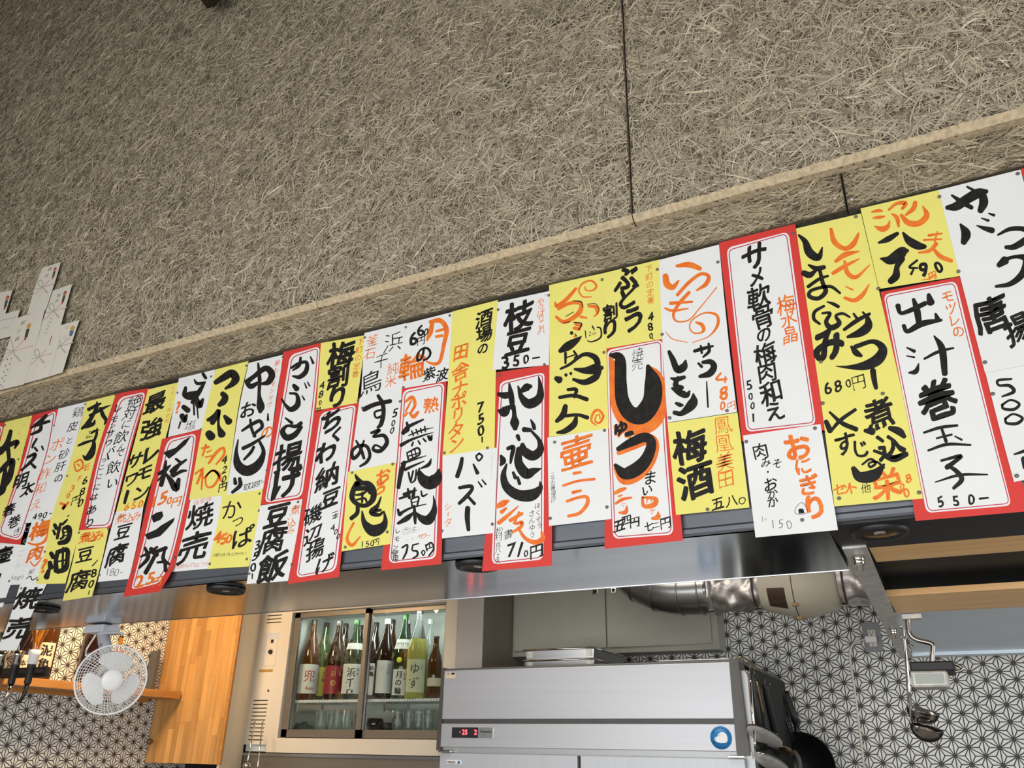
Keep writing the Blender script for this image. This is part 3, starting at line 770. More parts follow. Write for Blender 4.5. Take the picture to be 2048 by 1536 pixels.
paper('p10', 'yellow', 9, [(431, 739), (404, 857), (378, 1000)], [(497, 722), (476, 820), (453, 989)], 'yellow strip with heavy black brush strokes and orange kana, price 420', '''
C k 570,435,50 650,385,70 735,340,80 775,395,84 740,450,60 670,498,26|640,550,54 668,585,66 650,630,70 608,665,46|490,820,36 570,785,76 605,720,36 598,870,30 632,965,84|560,800,66 535,850,50|500,960,80 525,990,90|662,780,36 705,835,76
C o 430,1110,22 500,1095,26|470,1075,24 435,1185,22|480,1150,16 525,1130,14|465,1200,14 540,1185,16|500,1262,26 580,1150,34 650,1105,26 652,1180,28 575,1272,18
C o 360,1370,22 430,1330,24 380,1470,26|440,1310,20 425,1530,18|440,1420,18 540,1335,22 600,1400,28 545,1495,24 480,1500,20 470,1410,20 530,1340,18 600,1370,36 622,1445,20
C k "4" 660,1225 660,1225 120 .01
C k "2" 660,1330 660,1330 110 .01
C k "0" 655,1425 655,1425 100 .01
C k "円" 640,1510 640,1510 100 .012''')
paper('p10c', 'yellow', 10, [(445, 989), (434, 1050), (415, 1138)], [(526, 976), (515, 1050), (498, 1133)], 'yellow sheet reading kappa with orange price 450', '''
D k "か" 740,500 740,500 225 0
D k "っ" 795,632 795,632 160 0
D k "ぱ" 850,785 850,785 230 .012
D o "4" 590,790 590,790 165 .03
D o "5" 655,805 655,805 150 .03
D o "0" 705,810 705,810 130 .02
D k "「甘酢っぱいタレときゅうり」" 545,975 875,955 40 -.01''')
paper('p11', 'white', 11, [(497, 726), (476, 830), (453, 990)], [(568, 709), (552, 800), (531, 977)], 'white strip with big black brush kana and orange side column', '''
C k 1005,240,22 1020,400,40 1015,560,36 1030,680,84 1025,735,40|890,430,56 960,375,46 1080,290,60 1145,350,70 1110,430,60 1040,450,26|885,435,40 930,475,56 1000,440,34
C k "お" 905,712 905,712 185 .012
C k 840,930,24 930,870,36 1020,830,40 1045,890,36 985,945,30 960,985,28|925,815,26 935,900,30 970,985,36
C k 800,1020,14 780,1150,40 800,1280,90 890,1340,110 1000,1280,90 1060,1150,44 1020,1040,30|850,1110,40 950,1060,36 1072,980,20|960,1095,30 930,1150,34 860,1225,24
D k 765,190,30 772,240,42|815,190,36 820,260,44 740,332,30
D k "取ります。" 890,275 1050,225 82 -.005
C o "最もレモンサワ" 1200,235 1120,665 60 0
C o "の" 1095,950 1095,950 150 .015
C k 1105,755,14 1105,820,26''')
paper('p12', 'white', 12, [(567, 701), (545, 860), (521, 1010)], [(645, 680), (632, 820), (606, 999)], 'red bordered strip reading kabuto age', '''
C k 1345,285,26 1420,240,32 1500,230,36 1495,320,50 1430,378,46 1360,370,20|1440,180,26 1425,260,34 1360,310,18|1540,170,14 1568,235,30
C k 1370,465,40 1400,500,60|1330,545,24 1400,560,34 1410,660,60 1340,712,54 1280,660,30 1248,605,22|1480,440,12 1500,490,20|1510,430,12 1532,470,18|1455,570,12 1478,612,20
C k 1285,800,20 1350,850,36|1445,850,40 1390,885,40 1300,880,30 1255,940,56 1300,1000,66 1380,970,60 1445,890,40
C k "揚" 1310,1200 1310,1200 310 .018
D k "げ" 1300,230 1300,230 330 .03''', frame=([(580, 710), (555, 860), (529, 1006)], [(640, 692), (628, 820), (604, 994)]))
paper('p14', 'white', 13, [(631, 824), (606, 998), (576, 1168)], [(726, 795), (700, 960), (678, 1154)], 'red bordered strip reading chikuwa natto isobe age, price 400', '''
C k "ち" 1750,825 1750,825 260 .03
C k "く" 1805,970 1805,970 170 .03
C k "わ" 1700,1145 1700,1145 240 .03
C k "納" 1710,1400 1710,1400 260 .02
D k "豆" 1745,385 1745,385 210 .02
D k "磯" 1565,560 1565,560 200 .012
D k "辺" 1565,765 1565,765 200 .012
D k "揚" 1590,920 1590,920 200 .014
D k "げ" 1690,1060 1690,1060 200 .014
D k "一本" 1795,530 1795,575 70 .005
D k "4" 1770,690 1770,690 95 .008
D k "00" 1800,735 1825,780 80 .008''', frame=([(641, 826), (616, 990), (592, 1156)], [(712, 809), (697, 930), (672, 1142)]))
paper('p12b', 'white', 14, [(521, 1011), (510, 1070), (493, 1168)], [(605, 998), (594, 1070), (576, 1162)], 'white strip reading tofu meshi with orange nikomi, price 350', '''
D k "豆" 1200,560 1200,560 260 .025
D k "腐" 1150,820 1150,820 290 .014
D k "飯" 1150,1095 1150,1095 310 .022
D k "350" 1000,870 955,1100 130 .015
D k 945,1165,14 943,1215,12
D o "煮" 1385,510 1385,510 110 0
D o "込" 1345,635 1345,635 105 0
D o "み" 1338,722 1338,722 90 0''')
paper('p13', 'yellow', 14, [(642, 686), (632, 821)], [(732, 670), (714, 806)], 'yellow sheet reading umewari 480 with orange side note', '''
C k "梅" 1855,150 1855,150 290 .022
C k "割" 1825,370 1825,370 250 .02
C k "り" 1820,575 1820,575 240 .03
C k "4" 1660,465 1660,465 105 .012
C k "8" 1648,555 1648,555 100 .012
C k "0" 1640,640 1640,640 66 .012
C k 1640,685,10 1638,710,10
E o "下町の定番" 415,430 362,758 78 0''')
paper('p17', 'white', 15, [(720, 792), (699, 944)], [(804, 776), (793, 926)], 'white strip reading surume, price 500', '''
E k 450,1120,50 560,1070,46 720,1035,44|595,980,36 640,1060,44 650,1160,44 625,1270,46 590,1305,26|635,1190,30 575,1205,22 560,1150,22 625,1125,24
F k 525,30,28 610,0,34 545,70,24 650,55,40 685,130,44 615,215,44 545,200,34 565,155,22 620,175,22
F k 370,110,20 420,200,34 450,290,30|450,110,20 400,240,34 340,290,40 330,215,34 400,160,30 480,170,36 510,260,34 475,330,34 410,372,22
E k "5" 770,1158 770,1158 125 .012
E k "0" 750,1258 750,1258 88 .012
E k "0" 740,1334 740,1334 92 .012''')
paper('p19', 'white', 14, [(794, 772), (780, 950), (762, 1141)], [(893, 763), (888, 930), (883, 1128)], 'red bordered strip with orange heading over munoyaku kanji, price 750', '''
Z o "熟" 197,165 197,165 78 .012
Z o 72,152,8 105,130,14 119,165,12 100,202,9|100,148,7 74,198,8|66,218,12 84,204,7|92,204,6 112,222,15 134,200,10
Z k 62,300,16 80,275,13 110,258,12 158,236,7|80,250,9 86,282,13 68,300,8|88,312,4 150,287,7 207,274,2|103,290,6 112,314,5|124,283,6 132,306,5|145,278,6 150,299,5|165,268,6 168,294,5|52,358,14 100,332,10 170,307,6 207,297,2|110,343,6 104,360,8|134,337,6 143,352,7|158,327,7 170,340,8|183,316,12 193,330,14 200,308,4
Z k 80,392,5 87,424,8|82,394,6 132,371,8 140,402,7 95,426,6|100,384,5 108,418,5|118,378,5 125,412,5|88,410,5 140,394,5|55,446,9 110,427,8 172,408,3|68,440,16 52,490,18 40,560,14|72,474,12 110,456,9 162,434,4|88,488,7 95,524,8|110,480,7 98,534,7|125,474,6 120,520,8 104,537,5|140,468,7 128,500,5
Z k 137,476,8 155,518,38 190,538,48 224,512,40 233,474,8|148,468,6 184,450,14 196,422,4
Z k 66,592,12 100,580,12 127,572,5|85,566,8 92,608,12|117,562,8 110,602,14|45,612,8 80,600,10|148,576,6 155,600,8 178,590,5|100,614,6 105,648,7|102,614,6 136,604,7 130,642,7|105,631,4 130,625,4|46,684,12 100,656,8 172,638,3|38,664,9 45,690,10 62,680,5|115,645,8 118,690,14 120,730,9|110,680,8 80,706,20 38,730,10
Z k 124,678,5 150,706,26 182,714,36 206,680,26 212,640,14 206,598,3
F k "レモン" 797,1035 775,1200 62 .005
F k "使用" 768,1260 768,1320 72 .005
F f "香味" 880,1035 950,1025 90 -.01
F f "の" 1005,1025 1005,1025 40 -.01
F f "レモン" 900,1120 990,1105 40 -.01
F o "サワー" 1030,1095 1105,1080 62 0
Z k 58,845,7 82,832,7 78,865,8 62,898,6|108,835,6 106,858,6 128,862,8 130,882,8 108,896,5|108,833,6 136,826,5|150,868,5 158,858,5 166,868,5 158,882,5 150,868,5
Z k 170,832,6 176,860,6|172,835,6 196,822,7 208,850,7 185,884,6|172,855,4 202,842,4|188,830,4 188,848,4''', frame=([(806, 781), (795, 930), (777, 1127)], [(889, 765), (879, 930), (872, 1117)]))
paper('p18', 'yellow', 16, [(696, 944), (683, 1103)], [(792, 924), (781, 1088)], 'yellow sheet with huge black oni kanji, orange kana, price 150', '''
F k 362,460,20 385,500,40 425,530,36|380,545,60 340,620,56 330,700,54 385,760,46 470,772,46 540,710,60 545,620,66 500,555,60 430,545,50 380,560,60|380,600,50 480,600,50 520,640,50|365,665,20 430,655,30 500,610,16|375,715,20 455,700,26 480,740,20|435,640,26 430,740,22
F k 385,770,40 380,850,44 320,905,44|625,685,14 590,770,36 530,840,64 600,870,36 645,840,24|600,780,20 560,820,40 620,820,30
F k 430,830,14 455,950,60 540,1030,120 630,1000,100 668,930,50 655,830,12
F o "お" 650,470 650,470 165 .025
F o "ろ" 615,600 615,600 145 .03
F o 345,950,22 290,1060,24 280,1130,34 330,1180,34 412,1090,12
F k "150" 435,1170 535,1160 85 .003
F k "円" 575,1148 575,1148 75 .003''')
paper('p15', 'white', 16, [(729, 666), (722, 793)], [(813, 646), (805, 776)], 'white sheet reading hamachidori in thin brush with orange junmai', '''
E o "釜" 535,415 535,415 130 -.005
E o "石" 510,552 510,552 130 -.005
E k "浜" 750,430 750,430 215 -.01
E k "千" 628,625 628,625 165 -.01
E k "鳥" 520,845 520,845 250 -.002
E o "純" 750,700 750,700 135 -.005
E o "米" 725,828 725,828 130 -.005''')
paper('p16', 'white', 17, [(813, 647), (805, 777)], [(905, 624), (896, 762)], 'white sheet reading tsukinowa in orange and black brush', '''
E o 1150,225,40 1130,330,50 1095,410,24|1130,225,40 1230,210,50 1295,300,50 1270,450,40 1230,620,36 1170,655,34 1090,630,16|1190,320,24 1270,300,30|1190,375,30 1252,365,30
E o "輪" 945,675 945,675 290 .010
E k "の" 1060,560 1060,560 190 .02
E k "6" 955,400 955,400 190 .02
E k "6" 1030,310 1030,310 160 .02
E k "0" 1085,330 1085,330 100 .015
E k "円" 1035,420 1035,420 95 .005
E k "紫" 1120,755 1120,755 140 .01
E k "波" 1250,765 1250,765 135 .012''')
paper('p20', 'yellow', 17, [(905, 623), (896, 760), (885, 913)], [(996, 600), (992, 740), (989, 897)], 'tall yellow strip reading sakaba no inaka naporitan, price 750', '''
E k "酒" 1678,185 1678,185 185 .018
E k "場" 1680,345 1680,345 175 .018
E k "の" 1668,500 1668,500 125 .018
E o "田" 1442,532 1442,532 175 .012
E o "舎" 1440,730 1440,730 190 .01
E o "ナ" 1430,910 1430,910 185 .008
E o "ポ" 1420,1035 1420,1035 185 .008
E o "リ" 1410,1180 1410,1180 160 .01
E o "タ" 1388,1340 1388,1340 185 .008
E o "ン" 1400,1475 1400,1475 170 .01
E k "750" 1645,1100 1648,1335 150 .018
E k 1660,1405,16 1660,1455,14''')
paper('p23', 'white', 15, [(993, 745), (985, 900), (964, 1143)], [(1099, 729), (1104, 900), (1104, 1131)], 'red bordered strip with huge swirling black brush kanji, price 710', '''
G k 300,1165,20 318,1280,60 335,1420,46|190,1270,40 250,1285,70 310,1275,60|190,1440,30 245,1450,110 300,1400,40
H k 345,-40,40 352,60,50 355,130,96 360,190,50
G k 390,1190,18 425,1300,60 500,1370,100 600,1320,90 620,1220,60 600,1090,12|430,1235,50 480,1200,80 520,1190,40
H k 385,265,44 400,305,34|285,395,40 340,380,46 325,470,40 312,545,22|215,470,30 235,520,66 212,565,26|520,100,16 545,150,40 555,190,40|450,200,54 515,205,44|530,220,26 605,310,44 615,410,80 540,470,100 455,420,90 435,350,40|400,400,60 395,540,90 470,650,110 550,625,70 625,600,12|425,350,20 400,450,60
H k 272,555,20 240,670,60 275,790,90 390,870,110 530,870,120 615,800,60 615,735,14|340,640,30 362,695,40|385,690,30 405,755,36
H o 182,985,50 240,955,66 290,930,26|220,1045,44 268,1005,24|190,1155,44 280,1085,38 392,985,12
H o 310,1130,40 430,1060,34|400,1045,22 350,1160,30|370,1165,30 430,1150,36 415,1200,36 335,1250,26|390,1205,26 460,1310,36 560,1355,50 640,1320,56 630,1245,22
H k "ほくそう" 590,980 605,1185 66 -.005
H k "さんゆう" 530,1060 535,1275 72 -.005
H k "松村" 195,1235 192,1300 82 -.008
H k "真八2夫" 185,1385 180,1545 66 -.008
H k "書" 290,1270 290,1270 100 0
H k "7" 320,1430 320,1430 190 .008
H k 432,1360,26 410,1430,24 390,1500,20
H k "0" 470,1470 470,1470 95 .012
H k "円" 578,1450 578,1450 155 .008''', frame=([(1000, 764), (993, 900), (983, 1129)], [(1089, 744), (1088, 900), (1087, 1119)]))
paper('p21', 'white', 18, [(885, 912), (884, 1077)], [(995, 895), (989, 1066)], 'white sheet reading pazu with small orange kana at left', '''
F k 1455,290,36 1440,370,44 1405,475,46|1570,350,18 1612,440,42|1630,240,22 1662,270,20 1625,315,20 1600,270,20 1630,240,20
F k 1428,592,36 1540,575,40 1555,610,36 1490,690,42 1425,752,34|1505,670,28 1582,755,34|1620,530,14 1657,582,20|1660,510,14 1697,557,20
F k 1512,800,54 1508,900,54 1520,1022,38
F o "シ" 1312,785 1312,785 85 -.005
F o 1312,845,8 1310,885,8
F o "タ" 1310,945 1310,945 95 -.005
F f "ハムエッグトースト" 1765,240 1757,490 34 -.015''')
paper('p22', 'white', 18, [(996, 604), (991, 670), (985, 740)], [(1099, 582), (1099, 650), (1098, 730)], 'white sheet reading edamame 350 with small orange side column', '''
G k "枝" 400,465 400,465 310 .025
G k "豆" 385,730 385,730 280 .025
G k "3" 258,945 258,945 185 .02
G k "5" 372,925 372,925 160 .02
G k "0" 470,910 470,910 125 .02
G k 540,905,18 610,893,14
G o "やっぱりこれ" 620,325 632,610 82 0
G o 680,248,6 668,256,8|590,650,6 598,660,8''')
paper('p24', 'yellow', 19, [(1098, 570), (1099, 720), (1098, 874)], [(1208, 546), (1213, 700), (1217, 857)], 'yellow strip with orange spirals over black yuke, price 1200', '''
G o 1140,275,12 1050,272,16 1012,205,18 1055,135,18 1140,110,20 1192,165,24 1150,210,18 1085,205,14 1075,170,12
G o 982,190,30 890,295,40 790,370,40 768,330,18|800,400,30 920,340,36 1030,345,40 1020,430,50 930,505,44 850,530,40 780,480,30|1110,370,22 1185,380,40 1200,440,30 1165,478,10|1032,480,28 1092,490,18
G k 955,315,8 1035,325,12 1050,380,8|850,545,8 920,530,10|880,475,8 955,430,8|1100,352,8 1180,345,8 1220,400,8 1200,450,6
G o 975,555,26 1035,570,30|965,595,36 1015,605,36|970,680,26
G k 960,535,12 1040,550,14 1012,612,14|938,645,40|975,655,12 990,680,10
G k 1150,575,16 1170,612,12|1200,585,14 1235,600,16 1240,680,18 1190,720,16 1130,735,14 1100,722,10
G k "1" 1080,655 1080,655 120 -.005
G k "2" 1125,652 1125,652 65 -.005
G k "00" 1158,650 1182,648 42 -.005
G k 820,830,44 900,780,90 990,720,56 1040,678,8|875,850,30 875,955,22|960,830,22 990,880,26 965,900,14|890,895,14 965,870,14|825,1012,24 920,965,30 1060,865,40 1170,890,60 1205,960,60 1180,1020,40|970,1015,26 1080,1030,70 1200,1010,110 1250,1000,40|955,1120,30 1070,1150,60 1180,1100,70 1225,1040,40
G k 780,1110,50 812,1125,76|880,1075,38|930,1060,34
G k 900,1225,34 985,1225,40 965,1300,32|815,1305,36 960,1285,40 1095,1325,44
H k 875,-40,50 850,50,64 785,115,40|880,60,36 1000,50,34 1100,78,44|985,75,36 960,150,66 870,215,56 790,232,26
H o 1190,158,12 1140,110,22 1160,30,28 1210,0,28 1262,60,26 1225,130,22 1180,115,18 1190,60,16 1222,50,14 1228,90,12''')
paper('p27', 'white', 17, [(1206, 694), (1210, 900), (1209, 1098)], [(1328, 676), (1348, 880), (1366, 1081)], 'red bordered strip with huge black shumai kana outlined in orange', '''
G o 1330,900,30 1355,960,60 1380,1200,110 1450,1440,180 1600,1600,190 1780,1520,190 1850,1300,150 1820,1080,80 1730,985,20
G k 1335,870,34 1430,910,110 1440,1150,124 1460,1340,140 1540,1470,160 1660,1480,190 1760,1340,190 1770,1150,170 1720,985,44
G k "焼" 1615,860 1615,860 135 -.015
G k "売" 1610,965 1610,965 130 -.015
H o "ゅ" 1436,202 1436,202 185 .03
H k "ゅ" 1440,190 1440,190 180 .035
H o 1490,270,30 1530,265,50|1420,440,50 1550,370,90 1700,300,120 1775,350,120 1730,510,140 1620,640,150 1480,700,130 1385,600,40
H k 1500,250,50 1555,235,50|1415,400,50 1550,330,90 1690,280,100 1755,340,100 1710,490,120 1610,600,140 1480,650,120 1385,565,40
H k "ま" 1745,695 1745,695 155 .005
H k "い" 1712,822 1712,822 120 .012
H o 1382,852,36 1440,820,44 1490,803,26|1420,885,22 1452,872,18|1390,958,26 1460,915,34 1552,897,20|1425,1052,20 1490,1045,46 1505,985,16
H o "ケ" 1470,970 1470,970 62 -.005
H o 1662,895,26 1680,985,40 1780,970,56 1795,910,46 1670,895,22|1715,915,12 1705,950,12|1750,905,12 1755,940,12|1762,1112,26 1822,1095,56 1822,1045,16
H o "ケ" 1765,1040 1765,1040 76 0
H k "五" 1425,1185 1425,1185 140 .015
H k "四" 1500,1130 1500,1130 110 .012
H k "円" 1582,1150 1582,1150 115 .01
H k "七" 1730,1190 1730,1190 105 .01
H k "二" 1805,1180 1805,1180 70 .005
H k "円" 1900,1160 1900,1160 130 .006''', frame=([(1214, 700), (1218, 859), (1226, 1078)], [(1325, 679), (1331, 859), (1347, 1069)]))
paper('p25', 'white', 20, [(1095, 875), (1098, 1052)], [(1216, 857), (1223, 1038)], 'white sheet reading tsubo nira in big orange characters', '''
H o "壷" 985,425 985,425 360 .008
H o 960,650,32 1030,637,28|850,775,26 1000,728,26 1172,707,28
H o 950,845,34 1032,825,28|890,935,30 1000,898,30 1090,890,36 1098,960,40 1020,1055,36 905,1087,32
H k "ニラの醤油漬け" 742,660 752,925 52 -.005''')
paper('p26', 'yellow', 20, [(1208, 546), (1213, 697)], [(1319, 519), (1324, 678)], 'yellow sheet reading budo wari 480 with orange side note', '''
G k "ぶ" 1490,90 1490,90 260 .03
G k "ど" 1525,270 1525,270 240 .03
G k "う" 1565,500 1565,500 270 .03
G k "割" 1335,430 1335,430 170 .02
G k "り" 1335,600 1335,600 210 .03
G k "4" 1748,480 1748,480 120 .018
G k "8" 1745,580 1745,580 115 .018
G k "0" 1752,672 1752,672 80 .02
G k 1770,705,14
G o "下町の定番" 1730,-10 1748,310 82 -.003''')
paper('p28', 'white', 21, [(1318, 520), (1325, 690), (1335, 845)], [(1438, 489), (1458, 690), (1474, 824)], 'white strip with orange flourished kana over black lemon sour 480', '''
I o 158,470,60 175,555,70 235,585,56 292,520,20|275,368,32 400,355,60 512,395,46|280,665,34 400,535,36 520,450,34 600,475,40 572,555,44 478,618,20
I o 400,640,36 300,750,36 240,860,30 275,935,18 400,920,14 500,810,12 600,690,10 682,588,12|210,750,38 432,735,22|152,800,18 230,825,30 390,805,14
I o 470,945,20 530,970,40 550,1020,36 520,1052,20 450,1055,16 405,1000,14 435,920,14 555,850,16 680,870,30 692,975,30 600,1090,12 435,1152,8|158,1040,6 230,1115,10 380,1150,8
I k 195,1245,36 235,1330,60 280,1430,70 345,1400,80 365,1335,20
J k 190,75,20 240,85,44 310,65,34|255,70,36 230,140,50 290,160,40|200,165,24 270,205,60 330,225,56 358,190,16|235,300,26 270,315,40 295,318,22|220,385,40 290,390,50 385,300,90 392,215,16
I k 455,1240,34 540,1215,40 645,1188,22|520,1185,22 530,1260,26|600,1162,24 605,1240,34 545,1300,22|495,1365,24 530,1400,32|540,1355,36 620,1350,56 655,1400,66 610,1470,70 510,1500,36
J k 511,105,10 516,200,16 524,335,16
J o 640,28,18 600,85,22 692,82,20|682,60,16 678,112,18
J o "8" 668,205 668,205 165 .02
J o "0" 655,325 655,325 105 .015
J o "円" 735,328 735,328 92 0''')
paper('p30', 'white', 22, [(1438, 485), (1462, 690), (1484, 883)], [(1590, 446), (1622, 660), (1654, 860)], 'wide red bordered strip reading same nankotsu no bainiku ae, price 500', '''
I k "サ" 1075,275 1075,275 290 .02
I k "メ" 1090,480 1090,480 190 .022
I k "軟" 1115,685 1115,685 260 .012
I k "骨" 1158,890 1158,890 250 .012
I k "の" 1168,1072 1168,1072 170 .015
I k "梅" 1180,1265 1180,1265 240 .012
I k "肉" 1195,1450 1195,1450 225 .01
J k "和" 1090,205 1090,205 225 .012
J k "え" 1130,370 1130,370 190 .015
J k "5" 897,138 897,138 120 .014
J k "0" 910,237 910,237 85 .016
J k "0" 928,325 928,325 85 .016
J k 932,400,18 935,465,14
I o "梅" 1392,765 1392,765 205 .005
I o "水" 1418,912 1418,912 175 .003
I o "晶" 1435,1075 1435,1075 180 .003''', frame=([(1453, 496), (1474, 690), (1493, 864)], [(1577, 463), (1604, 660), (1632, 849)]))
paper('p29', 'yellow', 22, [(1335, 846), (1352, 1030)], [(1475, 825), (1499, 1015)], 'yellow sheet reading hououbiden umeshu in orange and black', '''
J o "鳳凰美田" 655,500 685,990 175 -.006
J k "梅" 360,690 360,690 320 .022
J k "酒" 408,1000 408,1000 330 .022
J k "五" 612,1205 612,1205 125 .01
J k "八" 738,1185 738,1185 115 .006
J k "〇" 832,1180 832,1180 70 .02''')
paper('p31', 'white', 23, [(1486, 871), (1498, 970), (1511, 1075)], [(1641, 848), (1658, 950), (1676, 1060)], 'white sheet reading onigiri with a small rice ball drawing', '''
J o "お" 1335,690 1335,690 260 .025
J o "に" 1385,868 1385,868 170 .02
J o "ぎ" 1440,1035 1440,1035 200 .02
J o "り" 1490,1240 1490,1240 240 .03
J k "肉" 995,732 995,732 155 .003
J k "み" 1045,838 1045,838 95 .005
J k "そ" 1148,845 1148,845 95 .005
J k 1065,920,20
J k "お" 1090,1030 1090,1030 135 .01
J k "か" 1105,1115 1105,1115 105 .005
J k "か" 1110,1190 1110,1190 110 .005
J g "1" 1015,1345 1015,1345 70 -.01
J g "ヶ" 1045,1352 1045,1352 40 -.01
J g "150" 1110,1390 1255,1395 115 -.012
J k 1308,1285,4 1320,1240,4 1370,1198,4 1412,1240,4 1422,1285,4 1380,1302,4 1325,1300,4 1308,1285,4
J k 1340,1262 1352,1252 1378,1252 1388,1262 1395,1293 1345,1298''')
paper('p32', 'yellow', 23, [(1592, 457), (1617, 630), (1642, 803)], [(1722, 427), (1760, 590), (1804, 783)], 'tall yellow strip reading lemon shimanami sour, price 680', '''
K o 420,400,34 455,530,56 560,600,46 650,550,56 702,445,24|468,730,36 570,660,56 708,628,14|440,852,40 560,780,40 708,705,14|560,730,30 590,850,50 680,890,40 815,768,10|568,988,12 642,1022,20|558,1105,30 660,1130,44 745,1070,46 812,962,10
K k 90,462,24 155,530,60 200,640,90 290,690,70 332,585,12|190,768,22 270,805,56 350,790,44|140,850,60 200,870,66 260,830,30|185,990,36 300,910,34 388,880,26|300,800,36 335,950,44 365,1040,50 290,1110,44 200,1090,44 210,1035,36 310,1000,34 420,990,34 512,1055,26
K k 348,1188,28 255,1245,36 245,1320,36 305,1372,26|380,1145,14 440,1165,34 495,1195,36|330,1262,24 410,1262,34 370,1350,46 420,1410,60 505,1365,50 470,1290,32 540,1265,30 612,1302,22
L k "み" 218,190 218,190 265 .04
K k 650,1265,22 700,1335,34|745,1250,20 790,1300,36|555,1430,34 680,1340,46 815,1268,32|790,1290,36 800,1390,90 720,1460,86 590,1505,30
L k 395,205,22 430,250,50 470,275,26|425,205,36 560,165,36 635,220,66 600,300,86 500,350,70 380,362,30 275,355,6
L k 560,388,46 570,460,42 584,522,32
L k "6" 212,525 212,525 130 .01
L k "8" 290,505 290,505 125 .01
L k "0" 372,485 372,485 90 .005
L k "円" 450,480 450,480 125 -.005''')
paper('p35', 'white', 22, [(1761, 584), (1795, 800), (1831, 1042)], [(1921, 553), (1985, 780), (2062, 1022)], 'large red bordered strip reading dashimaki tamago, price 550', '''
K k 1105,1185,56 1135,1260,40 1250,1225,50 1385,1160,50|1265,1120,36 1300,1230,70 1322,1370,60|1420,1075,44 1440,1150,84|1165,1390,44 1205,1448,46 1350,1370,66 1550,1332,30|1490,1268,26 1510,1320,56
L k 820,212,12 878,240,28|820,276,10 878,286,16|838,405,16 890,395,40 912,335,10|955,298,18 1060,245,26 1178,215,16|1030,122,12 1090,220,56 1112,412,46
L k "巻" 1058,615 1058,615 310 .022
L k 952,865,18 1080,825,26 1208,810,20|1090,840,22 1122,932,28|1050,908,16 1165,880,18|1190,893,12 1242,920,18|985,1002,18 1130,955,26 1310,960,16
L k 1085,1080,20 1235,1043,30 1185,1090,34 1128,1132,40|1130,1115,22 1200,1160,36 1242,1225,40 1180,1292,26|1040,1245,10 1230,1190,24 1440,1187,12
L k "550" 1080,1395 1315,1382 110 .018
L k 1380,1372,18 1445,1365,14
K o "モツレの" 1615,1095 1722,1452 135 .005''', frame=([(1767, 589), (1808, 800), (1853, 1026)], [(1912, 562), (1965, 780), (2023, 1011)]))
paper('p33', 'yellow', 24, [(1721, 417), (1758, 578)], [(1877, 380), (1921, 552)], 'yellow sheet with orange mud kanji over black haccho, price 490', '''
K o 838,225,18 900,212,36 942,215,20|852,285,18 910,280,34 968,270,18|868,372,16 940,400,60 1000,375,46 1022,308,8|1012,202,26 1090,140,34 1182,135,46 1150,192,30|1282,130,46 1262,190,50 1188,255,26|1040,242,14 1095,285,46 1112,372,24|1140,258,36 1210,335,60 1320,340,60 1400,260,60 1360,165,14
K k 908,540,22 1000,505,60 1100,445,40|1158,438,24 1220,520,80 1310,570,84 1380,580,46|928,702,18 1030,715,100 1150,635,110 1202,620,40|1135,700,90 1095,790,56 1085,880,80 1030,935,66
K o 1420,465,28 1555,445,20|1370,512,22 1552,503,18|1510,425,12 1480,530,22|1318,642,20 1430,620,40 1500,550,40|1460,590,26 1540,680,48 1652,725,40
K k 1302,720,24 1222,790,24 1305,800,20|1270,800,20 1240,862,26
K k "9" 1368,810 1368,810 195 .03
K k "0" 1520,790 1520,790 160 .03
K o "円" 1460,880 1460,880 95 .015
K o 1345,922,8 1420,910,14 1490,880,12''')
paper('p34', 'yellow', 24, [(1642, 802), (1669, 1013)], [(1804, 782), (1846, 997)], 'yellow sheet reading nikomi gyusuji with orange setto', '''
L k "煮" 605,720 605,720 245 .016
L k 500,850,30 555,855,60|608,830,22|642,820,20|690,830,36 760,855,60 800,895,36
L k "込" 700,975 700,975 220 .025
L k 570,1005,24 640,1030,30 720,1065,56 815,1030,44
L k 425,688,26 310,770,30 240,850,22|228,708,18 320,790,34 432,840,38|200,780,36 232,850,46
L k "す" 345,950 345,950 185 .015
L k "じ" 470,990 470,990 150 .02
L k 478,1110,16 540,1068,20 580,1100,22 540,1130,20 530,1100,16 590,1090,18 645,1135,18|410,1140,40 460,1205,80 570,1190,90 645,1110,20
L o "セット" 300,1300 410,1288 105 .01
L k "他" 505,1292 505,1292 80 0
L o "栄" 665,1262 665,1262 240 .018
L o "8" 832,1215 832,1215 95 .02
L o "0" 785,1280 785,1280 75 .015
L o "0" 815,1325 815,1325 100 .02''')
paper('p36', 'white', 25, [(1877, 380), (1920, 552), (1970, 746)], [(2041, 339), (2090, 520), (2130, 715)], 'large white strip reading yaba fuku karaage at the right edge', '''
M k 535,485,50 640,470,100 760,390,110 890,320,110 985,300,50|940,340,90 952,430,104 915,520,70|765,248,26 870,305,40|590,345,26 700,420,60 815,485,50|1010,550,18 1070,572,34|928,605,14 1005,632,34|688,675,26 750,780,110 725,880,70|875,690,14 960,720,50 1050,745,70
M k 1115,795,24 1250,730,50 1410,730,60 1500,800,80|1205,935,44 1300,930,70 1450,840,84 1510,760,60|1125,1140,60 1195,1085,100|1190,1075,44 1330,1042,44 1440,1075,90 1400,1230,84 1260,1350,60 1092,1382,34
N k "唐" 425,155 425,155 240 .02
N k "揚" 600,245 600,245 190 .02 .15''')
paper('p37', 'white', 26, [(1971, 746), (2000, 860), (2028, 964)], [(2080, 725), (2100, 850), (2130, 945)], 'white sheet reading 500 at the right edge below the karaage strip', '''
N k 560,570,14 475,578,18 480,610,16 545,612,22 575,650,24 500,682,12|500,735,16 555,704,14 610,730,18 575,764,20 510,760,18 500,735,16|520,824,16 570,794,14 630,820,18 595,854,22 530,852,18 520,824,16
N k 578,1052,12 650,1028,24|640,1080,40 655,1130,50''')
